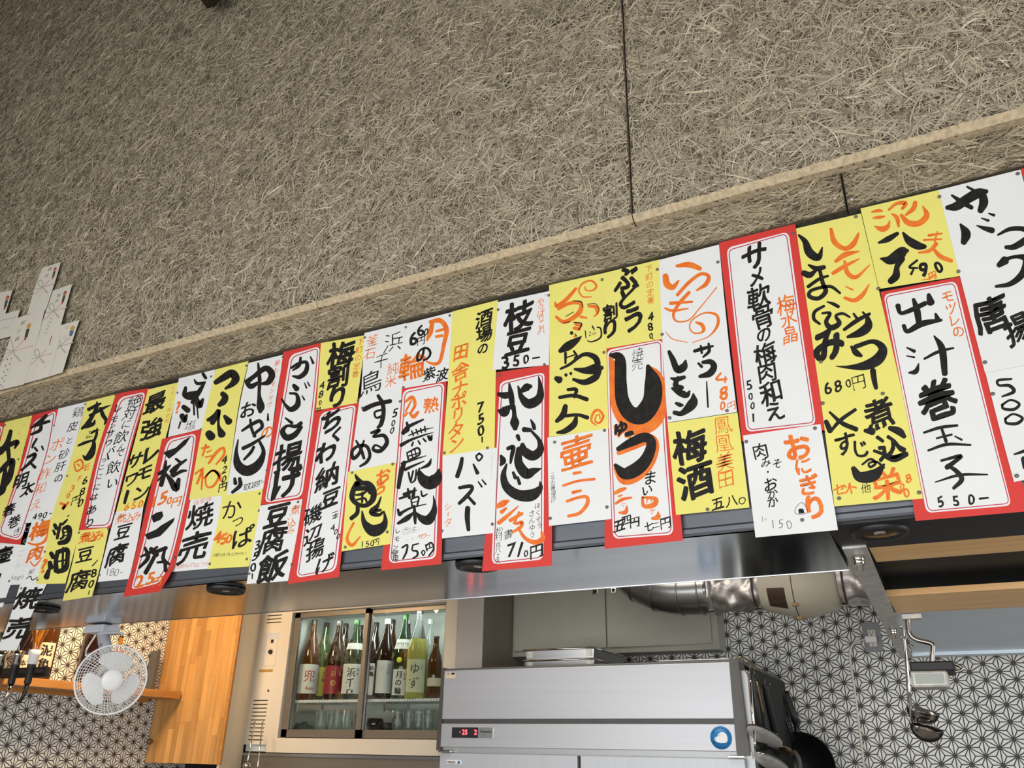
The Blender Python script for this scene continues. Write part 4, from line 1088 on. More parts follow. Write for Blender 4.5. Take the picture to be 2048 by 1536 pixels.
paper('p38', 'white', 26, [(2041, 338), (2052, 372)], [(2090, 326), (2100, 360)], 'corner of a red bordered strip at the right edge of picture', '',
      frame=([(2054, 350), (2060, 372)], [(2086, 340), (2092, 360)]))
paper('p39', 'white', 4, [(41, 1166), (18, 1240), (-6, 1301)], [(95, 1165), (70, 1215), (33, 1301)], 'white strip reading shumai hanging down free below the canopy at left', '''
B k "焼" 285,1005 285,1005 255 .02
B k "売" 185,1310 185,1310 255 .02''', curl=(1180, 1301, .03))

# ---- gift-money envelopes on the upper boards
def env(key, lev, L, R, lab, spec):
    paper(key, 'envelope', lev, L, R, lab, spec, Y=YU - .012, name='gift_envelope', cat='envelope', group='celebration envelopes on the upper boards')
def noshi(x, y, s, core='n', top='d'):
    return f'''
V {top} {x+20*s},{y-40*s} {x+42*s},{y-30*s} {x+30*s},{y+5*s} {x-2*s},{y+15*s} {x},{y-15*s}
V y {x+18*s},{y-18*s} {x+28*s},{y-12*s} {x+20*s},{y+4*s} {x+8*s},{y+4*s}
V {core} {x-4*s},{y+18*s} {x+26*s},{y+12*s} {x+4*s},{y+95*s} {x-22*s},{y+90*s}
V d {x-22*s},{y+92*s} {x-2*s},{y+90*s} {x-12*s},{y+125*s} {x-26*s},{y+118*s}'''
def cords(x, y, s, c1='s', c2='p'):
    return f'''
V {c1} {x},{y},9 {x-70*s},{y-30*s},11 {x-75*s},{y-100*s},11 {x-30*s},{y-120*s},10 {x-5*s},{y-60*s},9 {x+10*s},{y+20*s},12 {x+70*s},{y+95*s},18
V {c2} {x},{y},8 {x+110*s},{y-120*s},10|{x},{y},7 {x+200*s},{y-60*s},9|{x},{y},8 {x-150*s},{y+130*s},9
V {c1} {x},{y},7 {x-150*s},{y+40*s},9'''
env('e2', 1, [(-40, 642), (-45, 690)], [(40.5, 619), (24, 672)], 'cream envelope behind with printed digits at the left edge', 'V g "77000" 15,805 85,790 26 -.01\nV s 0,722,7 160,690,7')
env('e1', 0, [(-40, 592), (-60, 650)], [(25.5, 580), (9, 632)], 'small cream envelope with red ornament at far left edge', noshi(60, 500, .9))
env('e4', 0, [(84, 536), (70, 575), (54, 628)], [(122, 524), (108, 570), (91, 622)], 'topmost cream envelope standing above the others', noshi(550, 205, .75) + cords(440, 380, .6, 's', 'p') + '''
V k "御" 510,195 510,195 42 -.012
V k "祝" 480,262 480,262 40 -.012
V g "・・・・・" 425,430 388,570 20 0''')
env('e5', 2, [(106, 581), (86, 640), (66, 700)], [(144.6, 568), (130, 620), (112, 690)], 'cream envelope with red ornament right of the topmost one', noshi(650, 450, .85) + cords(555, 625, .65, 's', 'p') + '''
V k "御" 600,465 600,465 42 -.012
V k "祝" 582,520 582,520 42 -.012
V k "・・・・" 545,670 505,780 34 .01
V k "・・・・・" 515,700 468,850 38 .01''')
env('e6', 3, [(119, 651), (98, 700), (76, 760)], [(159, 640), (142, 690), (125, 745)], 'cream envelope with orange and blue ornament at right end', '''
V y 745,770 768,785 755,820 720,825 722,795
V b 715,825 758,825 735,880 708,880
V f "御" 685,790 685,790 50 -.012
V f "祝" 655,895 655,895 48 -.012
V n "」" 706,905 706,905 50 0''' + cords(620, 985, .65, 's', 's') + '''
V f "・・・・・" 610,1050 570,1220 30 0
V f "・・・・・" 570,1070 535,1235 30 0''')
env('e7', 4, [(66, 678), (52, 722), (38, 770)], [(122, 662), (112, 706), (96, 754)], 'cream envelope with thin orange cords between two others', '''
V d 530,880,9 522,910,9|518,915,8 505,975,6''' + cords(405, 1095, .62, 's', 'p') + '''
V g "・・・・・・" 390,1140 340,1300 26 0.01''')
env('e3', 5, [(34, 636), (5, 720), (-25, 786)], [(90, 618), (72, 690), (47, 769)], 'large cream envelope with wide grey and pink ribbon print at lower left', noshi(275, 790, 1.1) .replace('V d', 'V y', 1) + cords(135, 1040, 1.0, 's', 'p') + '''
V k "祝" 235,745 235,745 52 -.01
V k "ロ" 195,830 195,830 40 -.01
V k "祝" 175,910 175,910 55 -.008
V k "・・・・・" 75,1120 5,1380 44 .03
V k "・・・・・・" 115,1110 25,1400 44 .03''')

# ---- small round magnets pinning the strips
MAG = {'A': '55,360 555,365 190,710 875,145 690,880 1245,1030 1180,50', 'B': '700,165 435,205 460,530 385,820 95,830 220,905 75,435 270,245 810,335 1110,295 1020,770 665,920 1180,140 1355,735 1790,595',
       'C': '180,540 525,375 885,265 1260,175 1095,1335 1615,705 2030,625 420,915', 'D': '1020,345 1415,430 1015,520 890,1015 510,1065 915,1165 1350,1070 150,1000 290,375',
       'E': '460,385 880,280 1330,160 1825,100 390,1030 855,895 820,1040 435,1105', 'F': '330,438 745,350 690,1045 260,1200 1275,235 1715,185 1765,965 1250,1035',
       'G': '705,260 1250,100 660,970 200,1080 1270,845 1865,660', 'H': '765,330 1275,210 1300,995 720,1110 1940,80',
       'I': '75,405 695,330 1465,35 1750,1350', 'J': '180,435 695,368 870,648 1490,527 1375,1355 520,1260 1560,300',
       'K': '675,275 1530,70 905,1010 1725,835', 'L': '635,565 175,640 300,1370 915,1325 1420,325 1480,567', 'M': '1340,100', 'N': '593,1190'}
def inside(poly, x, y):
    c = False; n = len(poly)
    for i in range(n):
        x0, y0 = poly[i]; x1, y1 = poly[i - 1]
        if (y0 > y) != (y1 > y) and x < (x1 - x0) * (y - y0) / (y1 - y0) + x0: c = not c
    return c
SHORT = {k: p.root['label'] for k, p in PAPERS.items()}
_used = {}; _mag_me = None
for z, pts in MAG.items():
    ox, oy, k = ZOOM[z]
    for q in pts.split():
        zx, zy = [float(t) for t in q.split(',')]; x, y = ox + zx / k, oy + zy / k
        best = None
        for key, p in PAPERS.items():
            if key[0] != 'p': continue
            poly = list(p.L) + list(p.R)[::-1]
            if inside(poly, x, y) and (best is None or p.lev > PAPERS[best].lev): best = key
        if best is None:
            best = min((kk for kk in PAPERS if kk[0] == 'p'), key=lambda kk: min((x - a) ** 2 + (y - b_) ** 2 for a, b_ in list(PAPERS[kk].L) + list(PAPERS[kk].R)))
        p = PAPERS[best]; c = p.pt(x, y, .0006)
        top = (p.L[0][1] + p.R[0][1]) / 2; bot = (p.L[-1][1] + p.R[-1][1]) / 2; t = (y - top) / (bot - top)
        xm = (p.L[0][0] * (1 - t) + p.L[-1][0] * t + p.R[0][0] * (1 - t) + p.R[-1][0] * t) / 2
        where = ('top' if t < .25 else 'upper' if t < .45 else 'middle' if t < .6 else 'lower' if t < .8 else 'bottom') + (' left' if x < xm else ' right')
        lab = ' '.join(f'grey magnet at {where} of the {SHORT[best]}'.split()[:16])
        if lab in _used: lab = ' '.join(lab.replace('grey magnet', 'lower second grey magnet').split()[:16])
        _used[lab] = 1
        if _mag_me is None:
            o = MB().lathe([(0, -.0030), (.0020, -.0028), (.0030, -.0020), (.0034, -.0008), (.0034, .0)], (0, 0, 0), (0, 1, 0), 14).build('magnet', M['magnet']); _mag_me = o.data
        else:
            o = bpy.data.objects.new('magnet', _mag_me); COL.objects.link(o)
        o.location = c; tag(o, lab, 'magnet', 'magnets pinning the menu strips')

# ================================================================== KITCHEN
def E_(z): return EYE + z
def flat_text(s, c, ex, ey, size, m, parent, name, w=0.0):
    v, f = glyph(s, w); c = Vector(c); ex = Vector(ex); ey = Vector(ey)
    return MB().add([c + ex * (a * size) + ey * (b_ * size) for a, b_ in v], f).build(name, m if not isinstance(m, str) else M[m], parent)
FX, FZ = Vector((1, 0, 0)), Vector((0, 0, 1))

# ---- pillar, plywood return
o = MB().box(-2.13, -1.99, 3.50, 3.93, 0, 2.75).build('trim_1', M['pillar']); tag(o, kind='structure')
MB().box(-1.9905, -1.987, 3.502, 3.93, 0, 2.75).build('dark_side', M['pillar_side'], o)  # thin sheet on the right side, darker and browner than the front
o = MB().hexa([(-3.402, 3.372, 0), (-3.483, 3.605, 0), (-3.50, 3.605, 0), (-3.419, 3.372, 0), (-3.402, 3.372, 2.75), (-3.483, 3.605, 2.75), (-3.50, 3.605, 2.75), (-3.419, 3.372, 2.75)]).build('trim_2', M['plywood']); tag(o, kind='structure')

# ---- wooden cabinet with laminated pine door
cab = thing('wall_cabinet', (-3.67, 3.6, E_(-.06)), 'high cabinet with a laminated pine door in vertical staves', 'cabinet')
MB().box(-3.925, -3.50, 3.385, 3.60, E_(-.055), E_(.80)).build('carcass', M['shelfwood'], cab)
MB().box(-3.4065, -3.388, 3.360, 3.3715, E_(-.062), E_(.80)).build('side_trim', M['shelfwood'], cab)
door = MB().box(-3.922, -3.408, 3.366, 3.383, E_(-.058), E_(.80)).build('door', M['shelfwood'], cab)
rs = random.Random(5); xs = -3.924; i = 0
while xs < -3.41:
    w = min(rs.uniform(.030, .044), -3.407 - xs)
    z = -.060 - rs.uniform(0, .3) if i else -.06
    z = -.060
    while z < .80:
        L = rs.choice([.22, .3, .36, .45, .55]) * rs.uniform(.8, 1.2)
        if z == -.060: L *= rs.uniform(.3, 1)
        z1 = min(z + L, .80)
        MB().box(xs + .0003, xs + w - .0003, 3.3595 + rs.uniform(0, .0005), 3.3665, E_(z) + .0003, E_(z1) - .0003).build('stave', M['pine'], door)
        z = z1
    xs += w; i += 1
c = P(297.4, 1483, 3.35)
MB().lathe([(0, -.030), (.008, -.029), (.0135, -.024), (.0150, -.017), (.012, -.010), (.007, -.006), (.008, 0.008)], (c.x + .012, 3.36, c.z), (0, 1, 0), 20).build('knob', M['knobwood'], cab)

# ---- shelf on the left wall with bottles
shf = thing('wall_shelf', (-3.83, 2.8, E_(.25)), 'long oiled wooden shelf on the patterned left wall', 'shelf')
MB().bbox(-3.925, -3.725, 1.6, 3.345, E_(.248), E_(.284), .0015).build('board', M['shelfwood'], shf)
MB().box(-3.925, -3.905, 1.6, 3.30, E_(.232), E_(.248)).build('cleat', M['shelfwood'], shf)

def bottle_profile(r, h, kind):
    if kind == 'issho':   # 1.8 litre: long sloping shoulder
        return [(0, 0), (r * .9, 0), (r, .008), (r, h * .50), (r * .97, h * .56), (r * .80, h * .65), (r * .50, h * .76), (r * .34, h * .84), (r * .29, h * .90), (r * .29, h * .975)], (r * .31, h * .935, h)
    if kind == 'beer':
        return [(0, 0), (r * .9, 0), (r, .006), (r, h * .58), (r * .85, h * .67), (r * .5, h * .78), (r * .38, h * .88), (r * .38, h * .97)], (r * .43, h * .96, h)
    return [(0, 0), (r * .9, 0), (r, .006), (r, h * .62), (r * .88, h * .70), (r * .50, h * .77), (r * .36, h * .82), (r * .34, h * .96)], (r * .40, h * .90, h)
def bottle(x, y, z, r, h, glass, lab, kind='issho', cap='cap', label=None, texts=(), neck=None, group=None, name='sake_bottle', half=1.35):
    t = thing(name, (x, y, z), lab, 'bottle', group)
    prof, (cr, c0, c1) = bottle_profile(r, h, kind)
    MB().lathe(prof, (x, y, z), (0, 0, 1), 28).build('body', M[glass], t)
    MB().lathe([(cr, c0), (cr, c1 - .003), (cr * .9, c1), (0, c1)], (x, y, z), (0, 0, 1), 20).build('cap', M[cap], t)
    th = math.atan2(-y, -x)
    if label:
        m, z0, z1 = label[:3]; rr = r + .0005
        MB().lathe([(rr, z0), (rr, z1)], (x, y, z), (0, 0, 1), 20, th - half, th + half, ref=(1, 0, 0)).build('paper_label', M[m], t)
    for (s, dx, dz, size, m, w, *vert) in texts:
        mb = MB(); rr = r + .0011; chars = list(s) if vert else [s]
        for i, ch in enumerate(chars):
            v, f = glyph(ch, w)
            zz = z + dz - (i * size * 1.08 if vert else 0)
            pts = [(x + rr * math.cos(th + (dx + a * size) / rr), y + rr * math.sin(th + (dx + a * size) / rr), zz + b_ * size) for a, b_ in v]
            mb.add(pts, f)
        mb.build('label_lettering', M[m], t)
    if neck:
        m, z0, z1, r0, r1 = neck
        MB().lathe([(r0, z0), (r1, z1)], (x, y, z), (0, 0, 1), 16, th - 1.3, th + 1.3, ref=(1, 0, 0)).build('shoulder_label', M[m], t)
    return t
zs = E_(.284)
u_, z_ = ray(620 / 5.91, 1170 + 1110 / 5.91)
bottle(-3.83, 2.60, zs, .041, .40, 'glass_brown', 'brown sake bottle with cream label reading 泥亀 on the wooden shelf'.replace('泥亀', 'dorogame'), '720', 'cap', ('label_cream', .028, .165), [('泥', .001, .13, .052, 'k', .02), ('亀', .001, .07, .052, 'k', .02)], group='bottles on the wall shelf', half=.95)
bottle(-3.83, 2.50, zs, .038, .30, 'glass_dark', 'dark bottle with cream label left of the dorogame bottle on shelf', '720', 'cap', ('label_cream', .03, .10), [('本', .0, .065, .03, 'k', .01)], group='bottles on the wall shelf')
bottle(-3.82, 2.835, zs, .051, .40, 'glass_dark', 'tall black sake bottle on the shelf behind the white fan', 'issho', 'cap', group='bottles on the wall shelf')
b = bottle(-3.84, 3.00, zs, .024, .25, 'amber', 'small bottle of yellow liquor with black cap behind the fan', 'beer', 'black', group='bottles on the wall shelf', name='liquor_bottle')
o = MB().bbox(-3.925, -3.875, 3.27, 3.295, zs, E_(.49), .002).build('serving_board', M['cheek']); tag(o, 'dark grey board standing on the shelf end beside the pine door', 'board')

# ---- drink dispensers hanging at the far left
def dispenser(u, Y, ztop, glass, lab, dark=False):
    x = u * Y; t = thing('drink_dispenser', (x, Y, E_(.16)), lab, 'dispenser', 'upturned bottles in dispensers at far left')
    zc = E_(.36)
    MB().lathe([(.0135, 0), (.0135, .03), (.020, .05), (.030, .085), (.0365, .13), (.038, .17), (.038, .32), (0, .322)], (x, Y, zc), (0, 0, 1), 24).build('upturned_bottle', M[glass], t)
    MB().lathe([(.015, -.045), (.019, -.04), (.019, -.012), (.022, -.008), (.022, .012), (.016, .014)], (x, Y, zc), (0, 0, 1), 20).build('collar', M['white_plastic'] if not dark else M['chrome'], t)
    MB().lathe([(.013, -.12), (.014, -.115), (.014, -.06), (.017, -.055), (.017, -.045)], (x, Y, zc), (0, 0, 1), 16).build('valve', M['black'], t)
    MB().tube([(x, Y, zc - .12), (x + .002, Y - .003, zc - .16), (x - .004, Y - .012, zc - .195)], [.010, .008, .006], 10).build('spout', M['black'] if not dark else M['chrome'], t)
    MB().box(x - .024, x + .024, Y + .004, Y + .05, zc - .075, zc - .06).build('bracket', M['black'], t)
    return t
dispenser(-1.505, 2.30, .52, 'amber', 'upturned amber spirit bottle in a dispenser behind the hanging shumai strip')
dispenser(-1.552, 2.30, .52, 'glass_dark', 'upturned dark bottle with chrome spout between the amber and clear ones', True)
dispenser(-1.600, 2.30, .52, 'glass_dgreen', 'upturned bottle cut off by the left edge of the picture', True)
o = MB().box(-3.9, -3.43, 2.345, 2.365, E_(.27), E_(.31)).build('dispenser_rail', M['black']); tag(o, 'black rail that carries the upturned bottles at far left', 'rail')

# ---- white fan clamped to the canopy edge
fan = thing('clip_fan', P(222, 1359, 1.93), 'white clip fan hanging from the rear edge of the canopy', 'fan')
C0 = P(222.4, 1359, 1.93)
nrm = (Vector((0, 0, EYE)) - C0).normalized(); nrm = (nrm + Vector((.18, 0, -.10))).normalized()
upv = (Vector((0, 0, 1)) - nrm * nrm.z).normalized(); rgt = upv.cross(nrm).normalized()
R_ = .106
def FP(a, b_, c=0.0): return C0 + rgt * a + upv * b_ + nrm * c
def ring(r, c, n=40): return [FP(r * math.cos(2 * math.pi * i / n), r * math.sin(2 * math.pi * i / n), c) for i in range(n)]
mb = MB(); mb.tube(ring(R_, 0, 56), .0032, 8, closed=True); mb.tube(ring(R_, -.008, 56), .0026, 8, closed=True); mb.build('guard_rim', M['white_plastic'], fan)
mb = MB()
def dome(r): return .030 * (1 - (r / R_) ** 2.4)
for i in range(60):
    a = 2 * math.pi * i / 60; tw = .35
    pts = [FP(r * math.cos(a + tw * (r / R_)), r * math.sin(a + tw * (r / R_)), dome(r)) for r in (.030, .05, .072, .092, R_)]
    mb.tube(pts, .00085, 4, cap=False)
for r in (.030, .042, .051, .060, .069, .078, .086, .093, .099): mb.tube(ring(r, dome(r)), .0008 if r > .04 else .0016, 4, closed=True)
tag(mb.build('front_grille', M['white_plastic'], fan), kind='stuff')
mb = MB()
for i in range(44):
    a = 2 * math.pi * i / 44
    mb.tube([FP(r * math.cos(a), r * math.sin(a), c) for r, c in ((R_, -.008), (R_ * .97, -.03), (R_ * .8, -.05), (.035, -.058))], .0009, 4, cap=False)
for r, c in ((R_ * .9, -.042), (R_ * .75, -.0515), (R_ * .6, -.055), (R_ * .45, -.057)): mb.tube(ring(r, c), .0009, 4, closed=True)
tag(mb.build('rear_grille', M['white_plastic'], fan), kind='stuff')
MB().lathe([(0, .0335), (.018, .033), (.028, .031), (.031, .027)], C0, nrm, 24).build('badge', M['white_plastic'], fan)
MB().lathe([(0, .012), (.012, .010), (.019, .004), (.021, -.012), (0, -.014)], C0, nrm, 24).build('hub', M['white_plastic'], fan)
for q in range(3):
    a0 = math.radians((78, 205, 322)[q]); V = []; Fs = []; nr, na = 7, 9
    for i in range(nr + 1):
        r = .016 + (.086 - .016) * i / nr; half = .30 + .52 * math.sin(min(1, i / nr * 1.15) * math.pi * .62)
        if i == nr: half *= .72
        for j in range(na + 1):
            s_ = j / na * 2 - 1; a = a0 + s_ * half + .18 * (i / nr)
            V.append(FP(r * math.cos(a), r * math.sin(a), -.004 + s_ * .011 * (r / .09)))
    for i in range(nr):
        for j in range(na): Fs.append((i * (na + 1) + j, i * (na + 1) + j + 1, (i + 1) * (na + 1) + j + 1, (i + 1) * (na + 1) + j))
    MB().add(V, Fs, True).build('blade', M['blade'], fan)
MB().lathe([(0, -.105), (.022, -.104), (.034, -.095), (.040, -.075), (.040, -.058), (.036, -.050)], C0, nrm, 28).build('motor_housing', M['white_plastic'], fan)
top = P(130 + 465 / 6.145, 1190 + 385 / 6.145, 1.985); top.z = ZH - .012
nk = C0 - nrm * .085 + Vector((-.012, .0, .03))
mb = MB().tube([C0 - nrm * .08, nk, top], [.018, .019, .021], 14); mb.build('stem', M['fan_grey'], fan)
c = nk.lerp(top, .55) + Vector((.004, -.0205, 0)); MB().lathe([(0, -.003), (.005, -.0028), (.006, .0)], c, (0, 1, 0), 12).build('screw', M['grey_plastic'], fan)
a_ = top; MB().bbox(a_.x - .050, a_.x + .048, 1.950, 2.02, ZH - .030, ZH - .003, .004).build('clamp_body', M['fan_grey'], fan)
MB().bbox(a_.x - .045, a_.x + .040, 1.990, 2.018, ZH - .030, ZH + .062, .004).build('clamp_back', M['fan_grey'], fan)
MB().bbox(a_.x + .01, a_.x + .100, 1.962, 2.000, ZH - .036, ZH - .029, .003).build('clamp_lever', M['fan_grey'], fan)
cp = [P(130 + x / 6.145, 1190 + y / 6.145, Y) for x, y, Y in ((405, 390, 2.03), (370, 500, 2.02), (300, 610, 2.03), (262, 680, 2.03), (258, 745, 2.0))]
cq = catmull([tuple(p) for p in cp], 6); MB().tube([Vector(p) for p in cq], .0032, 8).build('power_cord', M['white_plastic'], fan)

# ---- glass-door showcase fridge
fr = thing('showcase_fridge', (-2.84, 3.75, E_(0)), 'cream showcase fridge with sliding glass doors full of sake bottles', 'fridge')
X0, X1, OX0, OX1, OZ0, OZ1, YF = -3.484, -2.192, -3.256, -2.263, .070, .706, 3.60
MB().bbox(X0, OX0, YF, 3.66, E_(.036), E_(.85), .003).build('control_column', M['fridge'], fr)
MB().bbox(OX1, X1, YF, 3.66, E_(.0), E_(.85), .003).build('right_post', M['fridge'], fr)
MB().box(OX0, OX1, YF + .002, 3.66, E_(OZ1), E_(.85)).build('top_rail', M['fridge'], fr)
MB().bbox(-3.322, OX1, YF - .001, 3.66, E_(.0), E_(OZ0), .002).build('bottom_rail', M['fridge'], fr)
MB().box(X0 + .01, -3.325, YF + .012, 3.66, E_(.004), E_(.036)).build('foot_panel', M['steel_blue'], fr)
mb = MB(); mb.box(OX0 - .01, OX1 + .01, 3.905, 3.925, E_(.05), E_(.72)); mb.box(OX0 - .012, OX0, 3.66, 3.91, E_(.05), E_(.72)); mb.box(OX1, OX1 + .012, 3.66, 3.91, E_(.05), E_(.72))
mb.box(OX0, OX1, 3.66, 3.91, E_(.085), E_(.098)); mb.box(OX0, OX1, 3.66, 3.91, E_(.71), E_(.722)); mb.build('liner', M['fridge_in'], fr)
def slide_door(xa, xb, Y, n):
    d = MB()
    z0, z1 = OZ0 + .004, OZ1 - .003; w = .022
    d.box(xa, xa + w + .014, Y, Y + .018, E_(z0), E_(z1)); d.box(xb - w, xb, Y, Y + .018, E_(z0), E_(z1))
    d.box(xa, xb, Y, Y + .018, E_(z0), E_(.112)); d.box(xa, xb, Y, Y + .018, E_(.678), E_(z1))
    o = d.build('sliding_door', M['alu'], fr)
    MB().box(xa + w + .012, xb - w + .002, Y + .007, Y + .011, E_(.110), E_(.68)).build('pane', M['pane'], o)
    MB().box(xa + w + .014, xa + w + .019, Y - .002, Y + .004, E_(.112), E_(.678)).build('gasket', M['steel'], o)
slide_door(OX0 + .008, -2.748, 3.618, 0); slide_door(-2.778, OX1 - .004, 3.640, 1)
mb = MB().box(OX0 + .02, OX1 - .02, 3.685, 3.90, E_(.246), E_(.257))
for k in range(60): mb.box(OX0 + .025 + k * .0158, OX0 + .031 + k * .0158, 3.678, 3.686, E_(.245), E_(.259))
mb.build('inner_shelf', M['white_plastic'], fr)
for x in (OX0 + .03, -2.66): MB().box(x, x + .012, 3.69, 3.88, E_(.20), E_(.245)).build('shelf_bracket', M['chrome'], fr)
MB().cyl((OX0 + .06, 3.675, E_(.703)), (OX1 - .06, 3.675, E_(.703)), .006, 12).build('strip_lamp', mat('fridge_lamp', (.9, .95, .92), .4, emit=((0.9, 1.0, 0.96), 1.2)), fr)
# control panel
MB().box(-.954 * YF, -.926 * YF, YF - .0015, YF + .001, E_(.119 * YF), E_(.1675 * YF)).build('control_panel', M['fan_grey'], fr)
MB().box(-.948 * YF, -.9262 * YF, YF - .0022, YF - .0012, E_(.1195 * YF), E_(.158 * YF)).build('control_plate', M['fridge'], fr)
MB().lathe([(0, -.013), (.010, -.012), (.0125, -.004), (.0125, 0)], (-.937 * YF, YF - .002, E_(.1395 * YF)), (0, 1, 0), 20).build('dial', M['black'], fr)
for k in range(9):
    a = math.radians(-140 + k * 35); c = Vector((-.937 * YF + .019 * math.sin(a), YF - .0024, E_(.1395 * YF) + .019 * math.cos(a)))
    MB().box(c.x - .0012, c.x + .0012, YF - .0026, YF - .0021, c.z - .0012, c.z + .0012).build('dial_mark', M['black'], fr)
MB().box(-.9395 * YF, -.9345 * YF, YF - .004, YF - .002, E_(.1525 * YF), E_(.1575 * YF)).build('switch', M['black'], fr)
MB().box(-.956 * YF, -.929 * YF, YF - .001, YF + .001, E_(.1105 * YF), E_(.1145 * YF)).build('maker_badge', M['gold'], fr)
MB().lathe([(0, -.002), (.006, -.0018), (.0065, 0)], (-.9325 * YF, YF, E_(.084 * YF)), (0, 1, 0), 14).build('lock', M['black'], fr)
for k in range(15):
    z = .199 - k * .0053 if k < 4 else .0705 - (k - 4) * .0054
    ua, ub = (-.954, -.925) if k < 4 else (-.959, -.931)
    MB().bbox(ua * YF, ub * YF, YF - .0008, YF + .001, E_(z * YF) - .0026, E_(z * YF) + .0026, .0006).build('vent_slot', M['black'], fr)
ar = area('fridge_light', (-2.76, 3.69, E_(.685)), (-2.76, 3.84, E_(.2)), .85, .03, 2.6, (0.92, 1.0, 0.96))

GB = 'sake bottles in the showcase fridge'; zb = E_(.2575)
def fb(u, Y, **k): return dict(x=u * Y, y=Y, z=zb, **k)
bottle(-.859 * 3.735, 3.735, zb, .052, .425, 'glass_brown', 'brown bottle with white label and red armour drawing in the fridge', label=('label_white', .035, .185),
       texts=[('Asahi', .012, .062, .022, 'd', .01), ('兜', .006, .125, .066, 'd', .0)], group=GB)
bottle(-.835 * 3.845, 3.845, zb, .052, .425, 'glass_green', 'green bottle with yellow label behind the red armour bottle', label=('label_yellow', .03, .18), texts=[('月の輪', .012, .15, .018, 'k', 0, 1)], group=GB)
bottle(-.811 * 3.735, 3.735, zb, .052, .410, 'glass_dark', 'dark red bottle with crimson label and gold mark', label=('label_red', .03, .172), texts=[('月', -.008, .13, .030, 'gold', 0), ('◎', -.004, .085, .034, 'gold', 0)], group=GB)
bottle(-.799 * 3.85, 3.85, zb, .050, .415, 'glass_dark', 'dark bottle standing behind the crimson label bottle', group=GB)
bottle(-.779 * 3.735, 3.735, zb, .052, .410, 'glass_dgreen', 'dark green bottle with white hamachidori label and paper neck tag', cap='neckfoil', label=('label_white', .03, .178),
       texts=[('浜千鳥', -.008, .135, .048, 'k', .012, 1), ('純米', .028, .15, .020, 'k', 0, 1)], neck=('label_white', .252, .285, .0475, .0395), group=GB)
bottle(-.772 * 3.845, 3.845, zb, .050, .40, 'glass_dark', 'black bottle hidden behind the hamachidori bottle', group=GB)
bottle(-.7445 * 3.845, 3.845, zb, .051, .41, 'glass_dark', 'brown bottle just right of the door stile with narrow white label', label=('label_white', .03, .19), texts=[('鈴亀', -.006, .165, .026, 'k', .01, 1)], group=GB)
bottle(-.7245 * 3.74, 3.74, zb, .051, .405, 'glass_dark', 'dark bottle with white cap and tall grey printed label', cap='white_plastic', label=('label_white', .03, .19), texts=[('月の輪', .022, .165, .016, 'g', 0, 1), ('米', -.012, .15, .03, 'f', 0)], group=GB, half=.9)
bottle(-.716 * 3.85, 3.85, zb, .050, .42, 'glass_brown', 'brown bottle behind the grey label bottle', group=GB)
bottle(-.690 * 3.85, 3.85, zb, .050, .42, 'glass_dark', 'dark bottle with white cap behind the yellow sticker bottle', cap='white_plastic', group=GB)
t = bottle(-.6945 * 3.75, 3.75, zb, .052, .425, 'glass_dgreen', 'dark green bottle with tsukinowa label and round yellow sticker', cap='neckfoil', label=('label_white', .02, .145),
       texts=[('月の輪', -.016, .118, .036, 'k', .012, 1), ('純米', .016, .12, .018, 'k', 0, 1)], neck=('label_white', .245, .295, .049, .037), group=GB, half=1.0)
th = math.atan2(-3.74, .6945 * 3.74); c = Vector((-.6945 * 3.75, 3.75, zb + .19)); d_ = Vector((math.cos(th - .35), math.sin(th - .35), 0))
MB().lathe([(0, .0528), (.012, .0526), (.014, .0515)], c, d_, 18).build('round_sticker', mat('yellow_sticker', (.85, .80, .04), .5), t)
# citrus liquor: clear neck above a pale yellow body
xq, yq = -.6705 * 3.72, 3.72; t = thing('citrus_liquor_bottle', (xq, yq, zb), 'tall bottle of pale yellow yuzu liquor with clear neck', 'bottle', GB)
MB().lathe([(0, 0), (.047, 0), (.053, .008), (.053, .225), (.050, .255), (.040, .290)], (xq, yq, zb), (0, 0, 1), 28).build('body', M['yuzu'], t)
MB().lathe([(.040, .290), (.030, .325), (.020, .365), (.0155, .40), (.0155, .435)], (xq, yq, zb), (0, 0, 1), 24).build('neck', M['glass_clear'], t)
MB().lathe([(.018, .418), (.018, .438), (0, .440)], (xq, yq, zb), (0, 0, 1), 16).build('cap', M['cap'], t)
th = math.atan2(-yq, -xq)
MB().lathe([(.0535, .03), (.0535, .187)], (xq, yq, zb), (0, 0, 1), 18, th - 1.1, th + .9, ref=(1, 0, 0)).build('paper_label', M['label_lime'], t)
mb = MB()
for ch, dx, dz, s_ in (('ゆ', -.010, .142, .055), ('ず', -.012, .075, .058), ('ふ', .026, .160, .014), ('る', .026, .145, .014)):
    v, f = glyph(ch, 0); mb.add([(xq + .0542 * math.cos(th + (dx + a * s_) / .0542), yq + .0542 * math.sin(th + (dx + a * s_) / .0542), zb + dz + b_ * s_) for a, b_ in v], f)
mb.build('label_lettering', M['k'], t)
bottle(-.652 * 3.85, 3.85, zb, .048, .41, 'glass_clear', 'clear glass bottle behind the yuzu liquor', cap='white_plastic', group=GB)
bottle(-.641 * 3.75, 3.75, zb, .036, .305, 'glass_brown', 'small brown beer bottle at the right end of fridge shelf', 'beer', 'cap', ('label_cream', .06, .10), group=GB)

